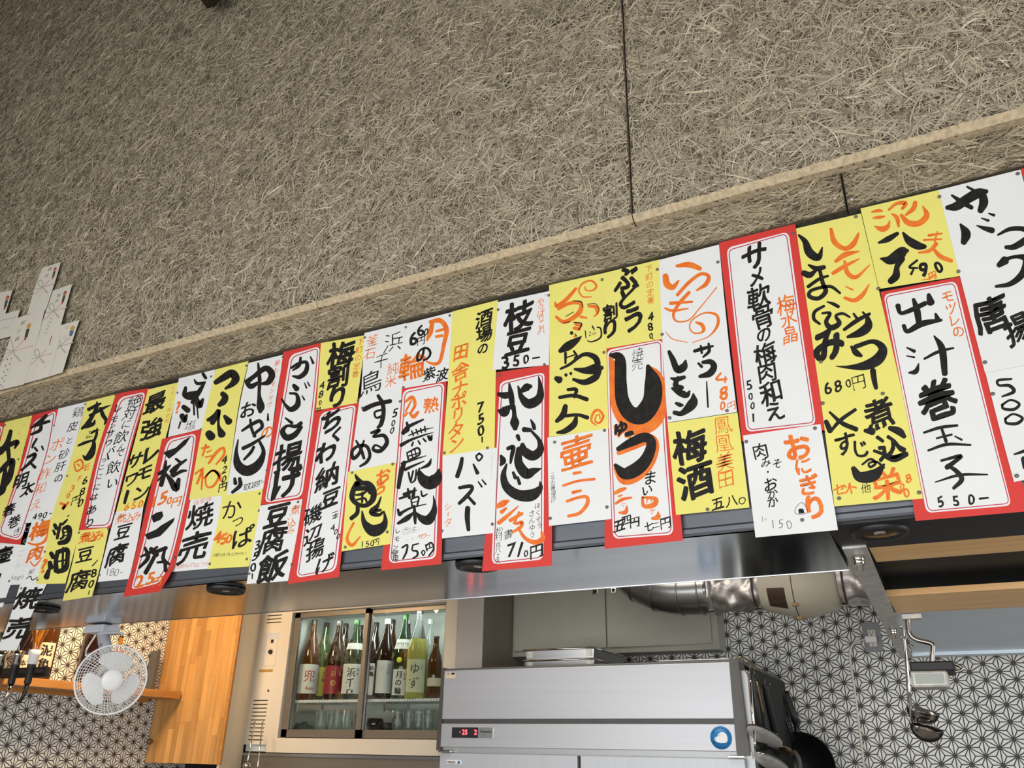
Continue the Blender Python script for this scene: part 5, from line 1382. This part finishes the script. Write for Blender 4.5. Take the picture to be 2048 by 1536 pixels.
GG = 'glasses in the bottom of the fridge'; zg = E_(.0985)
def tumbler(u, Y, lab, r=.034, h=.112, glass='glass_clear'):
    t = thing('tumbler', (u * Y, Y, zg), lab, 'glass', GG)
    MB().lathe([(0, .006), (r * .78, .006), (r * .86, .02), (r * .97, h), (r, h), (r, h - .002), (r * .9, .012), (r * .84, 0), (0, 0)], (u * Y, Y, zg), (0, 0, 1), 20).build('glass', M[glass], t)
    MB().lathe([(0, .0005), (r * .7, .0005), (r * .8, .005), (0, .0055)], (u * Y, Y, zg), (0, 0, 1), 16).build('foot', M[glass], t)
for u, Y, l in ((-.826, 3.75, 'clear glass nearest the green cloth in the fridge'), (-.806, 3.80, 'clear glass second from the green cloth'), (-.797, 3.73, 'clear glass third from the green cloth'),
                (-.779, 3.76, 'clear glass just left of the door stile'), (-.695, 3.78, 'clear glass just right of the dark bowl'), (-.677, 3.75, 'clear glass second from the dark bowl'),
                (-.661, 3.80, 'clear glass third from the dark bowl'), (-.646, 3.76, 'clear glass at the right end of fridge floor')): tumbler(u, Y, l)
o = MB().lathe([(0, 0), (.022, 0), (.040, .02), (.046, .045), (.042, .068), (.036, .072), (.034, .068), (.038, .045), (.02, .01), (0, .008)], (-.733 * 3.74, 3.74, zg), (0, 0, 1), 24).build('ceramic_pot', M['glass_dark']); tag(o, 'dark round ceramic pot on the fridge floor', 'pot')
o = MB().lathe([(0, 0), (.018, 0), (.033, .02), (.036, .05), (.030, .052), (.026, .02), (0, .01)], (-.711 * 3.77, 3.77, zg), (0, 0, 1), 20).build('ceramic_cup', M['black']); tag(o, 'small black cup between the dark pot and the glasses', 'cup')
mb = MB(); V = []; Fs = []; n = 14
for i in range(n + 1):
    for j in range(n + 1):
        a, b_ = i / n * 2 - 1, j / n * 2 - 1; h = .045 * max(0, 1 - a * a) ** .7 * max(0, 1 - b_ * b_) ** .7 * (1 + .35 * math.sin(a * 5 + b_ * 3) * math.cos(b_ * 6))
        V.append((-.862 * 3.76 + a * .085, 3.76 + b_ * .06, zg + .001 + h))
for i in range(n):
    for j in range(n): Fs.append((i * (n + 1) + j, (i + 1) * (n + 1) + j, (i + 1) * (n + 1) + j + 1, i * (n + 1) + j + 1))
o = mb.add(V, Fs, True).build('folded_cloth', mat('dark_green_cloth', (.02, .06, .04), .9)); tag(o, 'dark green cloth bundled on the fridge floor at left', 'cloth')

# ---- steel stand below the fridge, thin rods in front of it
st = thing('steel_stand', (-2.85, 3.72, 0), 'brown reflecting steel cabinet under the showcase fridge', 'cabinet')
MB().box(-3.486, -2.0, 3.61, 3.92, .15, E_(-.003)).build('body', M['alu'], st)
MB().box(-3.486, -2.0, 3.602, 3.612, E_(-.016), E_(-.003)).build('edge_strip', M['steel'], st)
for (xa, ya, xb, yb, lab) in ((208, 1110, 150, 1640, 'thin pale steel rod leaning before the lower vents, right one'), (137, 1115, 55, 1560, 'thin steel rod with round end knob before the lower vents, left one')):
    a = P(480 + xa / 4.575, 1200 + ya / 4.575, 3.50); b2 = P(480 + xb / 4.575, 1200 + yb / 4.575, 3.42)
    t = thing('steel_rod', b2, lab, 'rod'); MB().tube([a, b2], .0035, 8).build('shaft', M['chrome'], t)
    MB().sphere(a, .0055, n=8).build('tip', M['chrome'], t)
    if xa == 137: MB().lathe([(0, .012), (.016, .008), (.021, -.002), (.016, -.012), (0, -.014)], P(480 + 62 / 4.575, 1200 + 1512 / 4.575, 3.43), (0, 0, 1), 16).build('knob', M['chrome'], t)

# ---- upright freezer
fz = thing('upright_freezer', (-1.35, 3.45, 0), 'large silver upright freezer with a digital display in its head', 'freezer')
Yz = 3.12; HX0, HX1 = -1.953, -.757
MB().box(-1.962, -.705, Yz + .03, 3.80, .05, E_(.30)).build('body', M['freezer_side'], fz)
MB().box(-.7055, -.699, 3.205, 3.805, 1.0, E_(.312)).build('flank_board', M['flank'], fz)
MB().bbox(HX0, HX1, Yz, Yz + .05, E_(.1385), E_(.327), .002).build('head_panel', M['freezer'], fz)
MB().box(HX0, HX1, Yz + .012, Yz + .05, E_(.121), E_(.1390)).build('recessed_band', M['cheek'], fz)  # dark trim strip set back between head panel and fascia
MB().bbox(HX0, HX1, Yz - .002, Yz + .05, E_(.034), E_(.1215), .002).build('control_fascia', M['freezer'], fz)
MB().bbox(-1.972, -.722, Yz + .01, 3.81, E_(.322), E_(.336), .004).build('top_cap', M['cheek'], fz)
def cheek(sgn, x_in, x_o0, x_o1):
    V = []; prof = [(.338, 0), (.25, .25), (.14, .6), (.06, .95), (.022, 1.0)]
    for z, t_ in prof:
        xo = x_o0 + (x_o1 - x_o0) * t_
        V += [(x_in, Yz - .004, E_(z)), (xo, Yz + .004, E_(z)), (xo, 3.20, E_(z)), (x_in, 3.20, E_(z))]
    Fs = []
    for i in range(len(prof) - 1):
        for j in range(4): Fs.append((i * 4 + j, i * 4 + (j + 1) % 4, i * 4 + 4 + (j + 1) % 4, i * 4 + 4 + j))
    n = len(V); Fs += [(0, 1, 2, 3), (n - 1, n - 2, n - 3, n - 4)]
    MB().add(V, Fs).build('side_cheek', M['cheek'], fz)
cheek(1, HX1, -.727, -.716); cheek(-1, HX0, -1.969, -1.976)
MB().box(HX0, -.71, Yz + .02, Yz + .06, E_(.012), E_(.034)).build('hinge_rail', M['freezer_side'], fz)
d1 = MB().bbox(-1.955, -.4325 * 3.13, 3.122, 3.17, .2, E_(.0125), .003).build('door', M['freezer_door'], fz)
d2 = MB().bbox(-.4285 * 3.13, -.733, 3.122, 3.17, .2, E_(.0125), .003).build('door', M['freezer_door'], fz)
MB().box(-.4325 * 3.13, -.4285 * 3.13, 3.14, 3.17, .2, E_(.012)).build('door_gap', M['black'], fz)
for x in (-1.93, -.76): MB().bbox(x - .03, x + .03, 3.112, 3.14, E_(.014), E_(.022), .002).build('hinge', M['chrome'], fz)
MB().bbox(-.609 * Yz, -.570 * Yz, Yz - .004, Yz, E_(.0220 * Yz), E_(.0345 * Yz), .001).build('display', M['black'], fz)
flat_text('25', (-.5895 * Yz, Yz - .0048, E_(.0288 * Yz)), FX, FZ, .026, 'led', fz, 'red_digits', .01)
flat_text('-', (-.5965 * Yz, Yz - .0048, E_(.0288 * Yz)), FX, FZ, .022, 'led', fz, 'red_digits')
flat_text('2', (-.5735 * Yz, Yz - .0048, E_(.0288 * Yz)), FX, FZ, .026, 'led', fz, 'red_digits', .01)
MB().bbox(-.569 * Yz, -.548 * Yz, Yz - .004, Yz, E_(.0222 * Yz), E_(.0343 * Yz), .0008).build('maker_plate', M['steel'], fz)
flat_text('Panasonic', (-.5585 * Yz, Yz - .0046, E_(.0298 * Yz)), FX, FZ, .0125, 'black', fz, 'maker_lettering', .006)
flat_text('SRF-K', (-.561 * Yz, Yz - .0046, E_(.0255 * Yz)), FX, FZ, .006, 'grey_plastic', fz, 'model_lettering')
c = Vector((-.2588 * Yz, Yz - .0035, E_(.0248 * Yz))); r = .0375
sk = MB().lathe([(0, -.0006), (r, -.0006), (r, .001)], c, (0, 1, 0), 40).build('round_sticker', M['blue'], fz)
mb = MB()   # white seal's head looking left inside the blue disc
pts = [(-.020, -.010), (-.024, -.004), (-.021, .001), (-.012, .004), (-.008, .012), (.001, .018), (.012, .018), (.020, .011), (.023, .001), (.022, -.010), (.016, -.016), (-.004, -.017), (-.014, -.014)]
mb.add([(c.x + a, c.y - .0009, c.z + b_) for a, b_ in pts], [list(range(len(pts)))]); mb.build('seal_emblem', M['white_plastic'], sk)
mb = MB()
for (a, b_, w_) in ((-.0195, -.0035, .0022), (-.004, .0065, .0016)): mb.box(c.x + a - w_, c.x + a + w_, c.y - .0013, c.y - .0010, c.z + b_ - w_ * .7, c.z + b_ + w_ * .7)
mb.build('emblem_detail', M['blue'], sk)
mb = MB()
for txt, a0, sg in (('For the Professional', 90, -1), ('Quality & Innovation', -90, 1)):
    n = len(txt)
    for i, ch in enumerate(txt):
        if ch == ' ': continue
        an = math.radians(a0 + sg * (i - (n - 1) / 2) * 6.4); v, f = glyph(ch, .01); ux = Vector((math.sin(an) * (1 if sg < 0 else -1), 0, -math.cos(an) * (1 if sg < 0 else -1))); uy = Vector((math.cos(an), 0, math.sin(an))) * (1 if sg < 0 else -1)
        cc = c + Vector((math.cos(an), 0, math.sin(an))) * .0315; mb.add([(cc + ux * a * .0062 + uy * b_ * .0062) - Vector((0, .001, 0)) for a, b_ in v], f)
mb.build('sticker_lettering', M['white_plastic'], sk)
q = MB().box(-.624 * Yz, -.608 * Yz, Yz - .001, Yz + .001, E_(.0945 * Yz), E_(.1025 * Yz)).build('notice_sticker', M['label_cream'], fz)
MB().box(-.6145 * Yz, -.609 * Yz, Yz - .0014, Yz - .0008, E_(.0995 * Yz), E_(.1018 * Yz)).build('sticker_mark', M['black'], q)
flat_text('LMR', (-.6195 * Yz, Yz - .0014, E_(.1006 * Yz)), FX, FZ, .0065, 'black', q, 'sticker_lettering', .01)
q = MB().bbox(-.616 * Yz, -.594 * Yz, Yz - .0005, Yz + .004, E_(-.0092 * Yz), E_(-.0042 * Yz), .002).build('logo_sticker', M['white_plastic'], fz)
flat_text('FREEZE', (-.608 * Yz, Yz - .0012, E_(-.0067 * Yz)), FX, FZ, .0115, 'blue', q, 'logo_lettering', .012)
MB().lathe([(0, -.0004), (.0062, -.0004), (.0062, .0004)], (-.5972 * Yz, Yz - .0008, E_(-.0067 * Yz)), (0, 1, 0), 20).build('logo_dot', M['blue'], q)

# steel trays and a lid lying on the freezer
for k, (z0, z1, lab) in enumerate(((.338, .380, 'lower rectangular steel tray on top of the freezer'), (.381, .423, 'upper rectangular steel tray stacked on top of the freezer'))):
    xa, xb, ya, yb = -.505 * 3.32, -.409 * 3.32, 3.32, 3.68
    t = thing('steel_tray', ((xa + xb) / 2, 3.5, E_(z0)), lab, 'tray', 'steel trays on the freezer')
    mb = MB(); ins = .006
    mb.hexa([(xa + ins, ya + ins, E_(z0)), (xb - ins, ya + ins, E_(z0)), (xb - ins, yb - ins, E_(z0)), (xa + ins, yb - ins, E_(z0)), (xa, ya, E_(z1 - .004)), (xb, ya, E_(z1 - .004)), (xb, yb, E_(z1 - .004)), (xa, yb, E_(z1 - .004))])
    mb.build('pan', M['steel'], t)
    MB().tube([(xa - .003, ya - .003, E_(z1 - .003)), (xb + .003, ya - .003, E_(z1 - .003)), (xb + .003, yb + .003, E_(z1 - .003)), (xa - .003, yb + .003, E_(z1 - .003))], .0045, 8, closed=True).build('rim', M['chrome'], t)
    for x in (xa + .012, xb - .035): MB().box(x, x + .024, ya - .0015, ya + .002, E_(z0 + .008), E_(z1 - .008)).build('corner_plate', M['galv'], t)
o = MB().bbox(-1.12, -.83, 3.42, 3.72, E_(.366), E_(.373), .003).build('steel_lid', M['steel']); tag(o, 'flat steel lid lying on the right part of freezer top', 'lid')
o = MB().bbox(-1.10, -.85, 3.44, 3.70, E_(.337), E_(.366), .004).build('shallow_box', M['black']); tag(o, 'low dark box under the steel lid on freezer top', 'box')

# steel bowl hanging beside the freezer
c = Vector((-1.985, 3.34, E_(.072 * 3.34)))
t = thing('steel_bowl', c, 'small steel bowl hanging on the left flank of the freezer', 'bowl')
MB().lathe([(.0, .075), (.022, .072), (.040, .058), (.049, .034), (.052, .006), (.054, .0), (.050, .003), (.046, .034), (.03, .058), (0, .068)], c, (-1, 0, .12), 28).build('shell', M['steel'], t)
MB().tube([c + Vector((0, .054 * math.cos(a), .054 * math.sin(a))) for a in [2 * math.pi * i / 28 for i in range(28)]], .002, 6, closed=True).build('rim', M['chrome'], t)

# ---- wall cupboard
cu = thing('wall_cupboard', (-1.48, 3.86, E_(.45)), 'grey green wall cupboard with two flat doors above the freezer', 'cupboard')
Yc = 3.80
MB().bbox(-1.998, -.961, Yc, 3.928, E_(.452), E_(1.0), .003).build('carcass', M['cupboard'], cu)
for xa, xb, hu in ((-.5195, -.3915, -.4045), (-.3895, -.2605, -.3795)):
    d = MB().bbox(xa * Yc, xb * Yc, Yc - .014, Yc - .002, E_(.477), E_(.985), .002).build('door', M['cupboard'], cu)
    MB().bbox(hu * Yc - .014, hu * Yc + .014, Yc - .018, Yc - .012, E_(.725), E_(.757), .002).build('pull', M['chrome'], d)
    MB().lathe([(0, -.0205), (.007, -.020), (.009, -.017)], (hu * Yc, Yc, E_(.738)), (0, 1, 0), 14).build('pull_recess', M['black'], d)

# ---- ventilation duct with in-line fan
Yd = 3.50; zd_ = E_(.658)
dt = thing('ventilation_duct', (-.6, Yd, zd_), 'metal ventilation duct with foil hose and cream in-line fan under the ceiling', 'duct')
el = [(-.90, Yd, zd_), (-1.0, Yd, zd_), (-1.10, Yd + .005, zd_ + .015), (-1.20, Yd + .015, zd_ + .06), (-1.285, Yd + .03, zd_ + .135), (-1.335, Yd + .045, zd_ + .24), (-1.35, Yd + .05, zd_ + .40)]
elq = [Vector(p) for p in catmull(el, 5)]
MB().tube(elq, .098, 28).build('elbow', M['duct'], dt)
for i in (2, 6, 11, 15, 19):
    a = elq[i]; tdir = (elq[i + 1] - elq[i - 1]).normalized(); nx = tdir.orthogonal().normalized(); ny = tdir.cross(nx)
    MB().tube([a + (nx * math.cos(k * math.pi / 16) + ny * math.sin(k * math.pi / 16)) * .1 for k in range(32)], .0035, 6, closed=True).build('seam_ring', M['duct'], dt)
def foil(x0, x1, name):
    V = []; Fs = []; n, m_ = 34, 40; rr = np.random.default_rng(int(abs(x0) * 1000))
    ph = rr.uniform(0, 6.28, 12)
    for i in range(n + 1):
        x = x0 + (x1 - x0) * i / n; e = min(1, min(i, n - i) / 3)
        for j in range(m_):
            a = 2 * math.pi * j / m_
            d_ = .0055 * math.sin(5 * a + 40 * x + ph[0]) + .005 * math.sin(3 * a - 62 * x + ph[1]) + .006 * math.sin(9 * a + 25 * x + ph[2]) * math.sin(70 * x + ph[3]) - .004 * abs(math.sin(75 * x + 1.5 * math.sin(2 * a + ph[4])))
            r = .098 + e * d_; V.append((x, Yd + r * math.cos(a), zd_ + r * math.sin(a)))
    for i in range(n):
        for j in range(m_): Fs.append((i * m_ + j, i * m_ + (j + 1) % m_, (i + 1) * m_ + (j + 1) % m_, (i + 1) * m_ + j))
    MB().add(V, Fs, True).build(name, M['foil'], dt)
foil(-.912, -.690, 'foil_hose'); foil(-.392, .10, 'foil_hose')
def xring(x, r, t_, name, m): MB().tube([(x, Yd + r * math.cos(a), zd_ + r * math.sin(a)) for a in [2 * math.pi * i / 32 for i in range(32)]], t_, 6, closed=True).build(name, M[m], dt)
for x, m in ((-.905, 'chrome'), (-.885, 'grey_plastic'), (-.712, 'brown_label'), (-.372, 'brown_label')): xring(x, .1015, .0042, 'clamp_band', m)
for x in (-.895, -.705, -.378): MB().bbox(x - .012, x + .012, Yd - .055, Yd - .035, zd_ - .105, zd_ - .092, .002).build('clamp_screw', M['chrome'], dt)
MB().lathe([(.094, 0), (.100, .012), (.106, .03), (.134, .130), (.137, .142)], (-.698, Yd, zd_), (1, 0, 0), 40).build('fan_casing', M['fanbox'], dt)
MB().lathe([(.137, .146), (.137, .175), (.134, .205), (.112, .285), (.100, .30), (.094, .305)], (-.698, Yd, zd_), (1, 0, 0), 40).build('fan_casing', M['fanbox'], dt)
MB().lathe([(.1345, .141), (.1345, .147)], (-.698, Yd, zd_), (1, 0, 0), 40).build('casing_joint', M['cheek'], dt)
for an in (-100, -135, -70): 
    a = math.radians(an); MB().bbox(-.566, -.542, Yd + .139 * math.cos(a) - .008, Yd + .139 * math.cos(a) + .008, zd_ + .139 * math.sin(a) - .006, zd_ + .139 * math.sin(a) + .006, .002).build('latch', M['brass'], dt)
for x in (-.80, -.25): MB().tube([(x, Yd, zd_ + .096), (x, Yd, 2.755)], .004, 6).build('hanger', M['galv'], dt)
a0, a1 = math.radians(196), math.radians(236); V = []; Fs = []
for i in range(5):
    x = -.655 + .07 * i / 4; r = .1065 + (x + .668) / .1 * .028 + .0012
    for j in range(9): a = a0 + (a1 - a0) * j / 8; V.append((x, Yd + r * math.cos(a), zd_ + r * math.sin(a)))
for i in range(4):
    for j in range(8): Fs.append((i * 9 + j, i * 9 + j + 1, (i + 1) * 9 + j + 1, (i + 1) * 9 + j))
MB().add(V, Fs).build('rating_label', M['brown_label'], dt)

# ---- socket, plug and cord on the patterned wall
sk = thing('wall_socket', (-.34, 3.92, E_(.495)), 'grey double wall socket plate on the patterned wall', 'socket')
xa, xb, za, zb_ = -.0958 * YW, -.0782 * YW, E_(.1105 * YW), E_(.1408 * YW)
MB().bbox(xa, xb, 3.919, 3.929, za, zb_, .002).build('plate', M['grey_plastic'], sk)
xm = (xa + xb) / 2
for dz in (.073, .033):
    o = MB().bbox(xm - .015, xm + .015, 3.914, 3.921, za + dz - .013, za + dz + .015, .002).build('outlet', M['fridge'], sk)
    for dx in (-.006, .006): MB().box(xm + dx - .0012, xm + dx + .0012, 3.9135, 3.9145, za + dz, za + dz + .009).build('slot', M['black'], o)
    MB().lathe([(0, -.0006), (.0024, -.0006), (.0024, .001)], (xm, 3.914, za + dz - .006), (0, 1, 0), 10).build('earth_hole', M['black'], o)
MB().lathe([(0, -.001), (.003, -.0008), (.003, .001)], (xm, 3.919, za + .009), (0, 1, 0), 10).build('plate_screw', M['chrome'], sk)
pc = thing('power_cord', P(1400 + 985 / 2.866, 1000 + 800 / 2.866, 3.9), 'grey power cord hanging down from the wall socket', 'cord')
c = P(1400 + 985 / 2.866, 1000 + 800 / 2.866, 3.895)
MB().bbox(c.x - .026, c.x + .018, 3.878, 3.913, c.z - .013, c.z + .013, .004).build('plug', M['white_plastic'], pc)
pts = [P(1400 + x / 2.866, 1000 + y / 2.866, 3.90) for x, y in ((950, 800), (905, 808), (872, 832), (858, 880), (866, 960), (882, 1060), (896, 1160), (908, 1270), (925, 1400), (942, 1545))]
MB().tube([Vector(p) for p in catmull([tuple(p) for p in pts], 5)], .0042, 8).build('cable', M['fridge'], pc)

# ---- goose-neck lamp under the overhead shelf
lm = thing('goose_neck_lamp', P(1400 + 1190 / 2.866, 1000 + 665 / 2.866, 2.66), 'work lamp on a steel goose neck under the overhead shelf', 'lamp')
LP = lambda x, y, Y=2.66: P(1400 + x / 2.866, 1000 + y / 2.866, Y)
mb = MB().bbox(LP(1180, 650).x - .012, LP(1180, 650).x + .04, 2.645, 2.68, ZH - .016, ZH - .001, .002); mb.build('clamp', M['galv'], lm)
pts = [LP(1190, 668), LP(1192, 715), LP(1203, 768), LP(1240, 800), LP(1318, 820), LP(1335, 838), LP(1331, 890), LP(1330, 930)]
pq = [Vector(p) for p in catmull([tuple(p) for p in pts], 8)]
rad = [.0062 + (.0009 if k % 2 else 0) for k in range(len(pq))]
MB().tube(pq, rad, 10).build('goose_neck', M['spoon'], lm)
MB().tube([Vector(p) for p in catmull([tuple(LP(*p)) for p in ((1330, 925), (1370, 940), (1440, 935), (1495, 955), (1500, 975), (1450, 985))], 6)], .0042, 8).build('handle_wire', M['spoon'], lm)
a, b_ = LP(1207, 928), LP(1462, 968); MB().bbox(a.x, b_.x, 2.60, 2.76, LP(1330, 992).z, LP(1330, 936).z, .004).build('housing', M['black'], lm)
a, b_ = LP(1214, 1000), LP(1437, 1082)
MB().bbox(a.x, b_.x, 2.598, 2.70, b_.z, a.z + .004, .006).build('lens_frame', M['galv'], lm)
MB().box(a.x + .010, b_.x - .010, 2.5955, 2.600, b_.z + .009, a.z - .004).build('lens', mat('frosted_lens', (.42, .46, .42), .35), lm)

# ---- two ladles hanging from the bracket
for k, (hx0, hy0, hx1, hy1, bx, by, lab) in enumerate(((1165, 745, 1200, 1190, 1278, 1228, 'upper of the two steel ladles hanging below the bracket'), (1172, 800, 1215, 1290, 1300, 1325, 'lower of the two steel ladles hanging below the bracket'))):
    Yl = 2.98 - .03 * k; top = LP(hx0, hy0, Yl); bot = LP(hx1, hy1, Yl); bc = LP(bx, by - 20, Yl)
    t = thing('ladle', top, lab, 'ladle', 'ladles under the bracket')
    MB().tube([top + Vector((-.010, 0, -.004)), top + Vector((-.006, 0, .010)), top + Vector((.004, 0, .008)), top, top.lerp(bot, .5) + Vector((.001, 0, 0)), bot], [.003, .003, .003, .0035, .0042, .0050], 8).build('handle', M['chrome'], t)
    r = .046; ax = Vector((.28, -.18, 1)).normalized(); prof = [(0, -.040)] + [(r * math.sin(a), -.040 * math.cos(a)) for a in np.linspace(.25, math.pi / 2, 7)] + [(r * 1.03, .001)] + [(r * .95 * math.sin(a), -.037 * math.cos(a)) for a in np.linspace(math.pi / 2, .2, 6)]
    MB().lathe(prof, bc, ax, 26).build('bowl', M['spoon'], t)

# ---- utensils on the flank of the freezer
ZU_ = lambda x, y, X=-.66: PX(1460 + x / 6.246, 1290 + y / 6.246, X)
GU = 'utensils hanging on the freezer flank'
def strip_handle(t, pts, r, m, name='handle', X=-.66):
    MB().tube([Vector(p) for p in catmull([tuple(ZU_(*p, X)) for p in pts], 5)], r, 8).build(name, M[m], t)
def oval_bowl(t, a, b_, minor, depth, m, rimm, X=-.66):
    p0, p1 = ZU_(*a, X), ZU_(*b_, X); c = (p0 + p1) / 2; d1 = (p1 - p0) / 2; d2 = Vector((minor, -.012, .0)); dd = d2.cross(d1).normalized() * depth
    if dd.z > 0: dd = -dd
    V = []; Fs = []; n, k = 28, 5
    for i in range(k + 1):
        s_ = i / k
        for j in range(n):
            an = 2 * math.pi * j / n; f = math.cos(s_ * math.pi / 2 * .98); V.append(c + (d1 * math.cos(an) + d2 * math.sin(an)) * f + dd * math.sin(s_ * math.pi / 2))
    for i in range(k):
        for j in range(n): Fs.append((i * n + j, i * n + (j + 1) % n, (i + 1) * n + (j + 1) % n, (i + 1) * n + j))
    Fs.append([k * n + j for j in range(n)]); MB().add(V, Fs, True).build('bowl', M[m], t)
    MB().tube(V[:n], .0022, 6, closed=True).build('rim', M[rimm], t)
t = thing('wire_hook', ZU_(180, 250), 'gold lit wire hooks at the top of the freezer flank', 'hook', None)
MB().tube([Vector(p) for p in catmull([tuple(ZU_(*p, -.685)) for p in ((112, 150), (150, 230), (195, 330), (240, 395), (285, 410), (295, 385))], 5)], .0018, 6).build('long_hook', M['brass'], t)  # gold light on the hooks is put into their metal colour
MB().tube([Vector(p) for p in catmull([tuple(ZU_(*p, -.685)) for p in ((130, 148), (190, 175), (235, 215), (250, 280), (240, 350), (262, 380))], 5)], .0016, 6).build('short_hook', M['brass'], t)
MB().tube([Vector(p) for p in catmull([tuple(ZU_(*p, -.685)) for p in ((215, 195), (275, 225), (305, 280), (300, 350), (325, 370), (345, 395))], 5)], .0016, 6).build('short_hook', M['brass'], t)
MB().tube([Vector(p) for p in catmull([tuple(ZU_(*p, -.685)) for p in ((440, 430), (432, 480), (450, 505), (485, 500), (498, 475))], 5)], .0018, 6).build('short_hook', M['chrome'], t)
t = thing('skimmer', ZU_(265, 430), 'fine mesh skimmer with steel handle hanging nearest on the flank', 'skimmer', GU)
strip_handle(t, [(258, 430), (268, 640), (282, 840), (296, 1000), (312, 1270)], [.0045] * 21, 'chrome'); oval_bowl(t, (262, 995), (598, 1262), .045, .022, 'galv', 'black')
t = thing('skimmer', ZU_(330, 1330), 'second skimmer low on the freezer flank under the first', 'skimmer', GU)
strip_handle(t, [(290, 850), (300, 1100), (335, 1330)], .0032, 'black'); oval_bowl(t, (345, 1345), (700, 1590), .040, .020, 'galv', 'chrome', -.65)
t = thing('spatula', ZU_(290, 370), 'black handled spatula beside the mesh skimmer', 'spatula', GU)
strip_handle(t, [(290, 370), (315, 600), (345, 830), (375, 1000)], .010, 'black', X=-.675)
MB().tube([Vector(ZU_(375, 1000, -.675)), Vector(ZU_(395, 1150, -.675)), Vector(ZU_(420, 1300, -.675))], [.006, .012, .016], 8).build('blade', M['pan'], t)
t = thing('spatula', ZU_(360, 500), 'slim black spatula in the middle of the hanging utensils', 'spatula', GU)
strip_handle(t, [(370, 510), (395, 720), (425, 900), (450, 1060)], .009, 'black', X=-.675)
MB().tube([Vector(ZU_(450, 1060, -.675)), Vector(ZU_(500, 1250, -.675))], [.008, .02], 8).build('blade', M['pan'], t)
t = thing('wooden_stick', ZU_(350, 500), 'thin orange wooden stick between the black handles', 'stick', GU); strip_handle(t, [(338, 470), (375, 660), (418, 850)], .0026, 'brass', 'shaft', -.66)
MB().sphere(ZU_(338, 470, -.66), .004, n=6).build('end_cap', M['brass'], t)
t = thing('ladle', ZU_(440, 490), 'black handled ladle with gold lit bowl on the freezer flank', 'ladle', GU)
strip_handle(t, [(440, 490), (480, 720), (525, 930), (560, 1085)], .0125, 'black')
strip_handle(t, [(560, 1085), (585, 1170), (625, 1260)], .0075, 'brass', 'ferrule'); oval_bowl(t, (622, 1262), (775, 1352), .022, .018, 'brass', 'chrome')  # gold light on the ladle bowl is put into the metal colour
t = thing('tongs', ZU_(610, 590, -.62), 'thin black tongs with ladder struts beside the frying pan', 'tongs', GU)
MB().tube([P(1460 + x / 6.246, 1290 + y / 6.246, 3.74) for x, y in ((605, 600), (690, 900), (785, 1210))], .005, 8).build('arm', M['black'], t)
MB().tube([P(1460 + x / 6.246, 1290 + y / 6.246, 3.74) for x, y in ((640, 570), (740, 880), (800, 1190))], .004, 8).build('arm', M['black'], t)
for k in range(5):
    f = .25 + k * .15; MB().tube([P(1460 + (605 + 180 * f) / 6.246, 1290 + (600 + 610 * f) / 6.246, 3.74), P(1460 + (640 + 160 * (f + .06)) / 6.246, 1290 + (570 + 620 * (f + .06)) / 6.246, 3.74)], .002, 6).build('strut', M['black'], t)
FPp = lambda x, y, Y=3.80: P(1460 + x / 6.246, 1290 + y / 6.246, Y)
t = thing('frying_pan', FPp(700, 580), 'large black iron frying pan hanging by its handle', 'pan', None)
MB().tube([FPp(690, 580), FPp(700, 640), FPp(770, 840), FPp(835, 990)], [.014, .017, .017, .015], 12).build('handle', M['black'], t)
MB().tube([FPp(835, 990), FPp(828, 1060), FPp(845, 1110)], [.012, .009, .012], 8).build('neck', M['pan'], t)
c = FPp(905, 1520, 3.83); MB().lathe([(0, .035), (.10, .035), (.128, -.005), (.131, -.005), (.104, .040), (0, .040)], c, (0, 1, .05), 44).build('pan', M['pan'], t)
strip = thing('bent_bar', FPp(830, 1400, 3.6), 'curved dark bar in front of the frying pan', 'bar', None)
MB().tube([Vector(p) for p in catmull([tuple(FPp(x, y, 3.68)) for x, y in ((800, 1340), (840, 1390), (865, 1460), (872, 1560))], 5)], .010, 8).build('bar', M['cheek'], strip)
MB().sphere(FPp(800, 1340, 3.68), .010, n=8).build('bar_end', M['cheek'], strip)

# ---- black block added below the frame to darken the canopy's reflection
rg = thing('reflection_block', (-.3, 3.7, 0), 'unseen black block added below the view to darken the canopy reflection', 'block')
MB().bbox(-.66, .5, 3.40, 3.68, .1, EYE - .075, .01).build('body', M['flank'], rg); MB().box(-.66, .5, 3.39, 3.41, EYE - .14, EYE - .09).build('block_front_strip', M['black'], rg)

# ---- dark post end coming in at the top edge
Yp = 1.42; a = P(415, 18, Yp); bm_ = thing('hanging_post', a, 'dark brown square post end poking in at the top edge', 'post')
q = [P(415, 18, Yp), P(434, 11, Yp), P(437, -6, Yp + .05), P(398, -4, Yp + .05)]
up = Vector((0, 0, .9)); MB().hexa([q[0], q[1], q[2], q[3]] + [p + up + Vector((-.02 * (k in (0, 3)), 0, 0)) for k, p in enumerate(q)]).build('post', M['beam'], bm_)

bpy.data.objects.remove(_to); bpy.data.curves.remove(_tc)
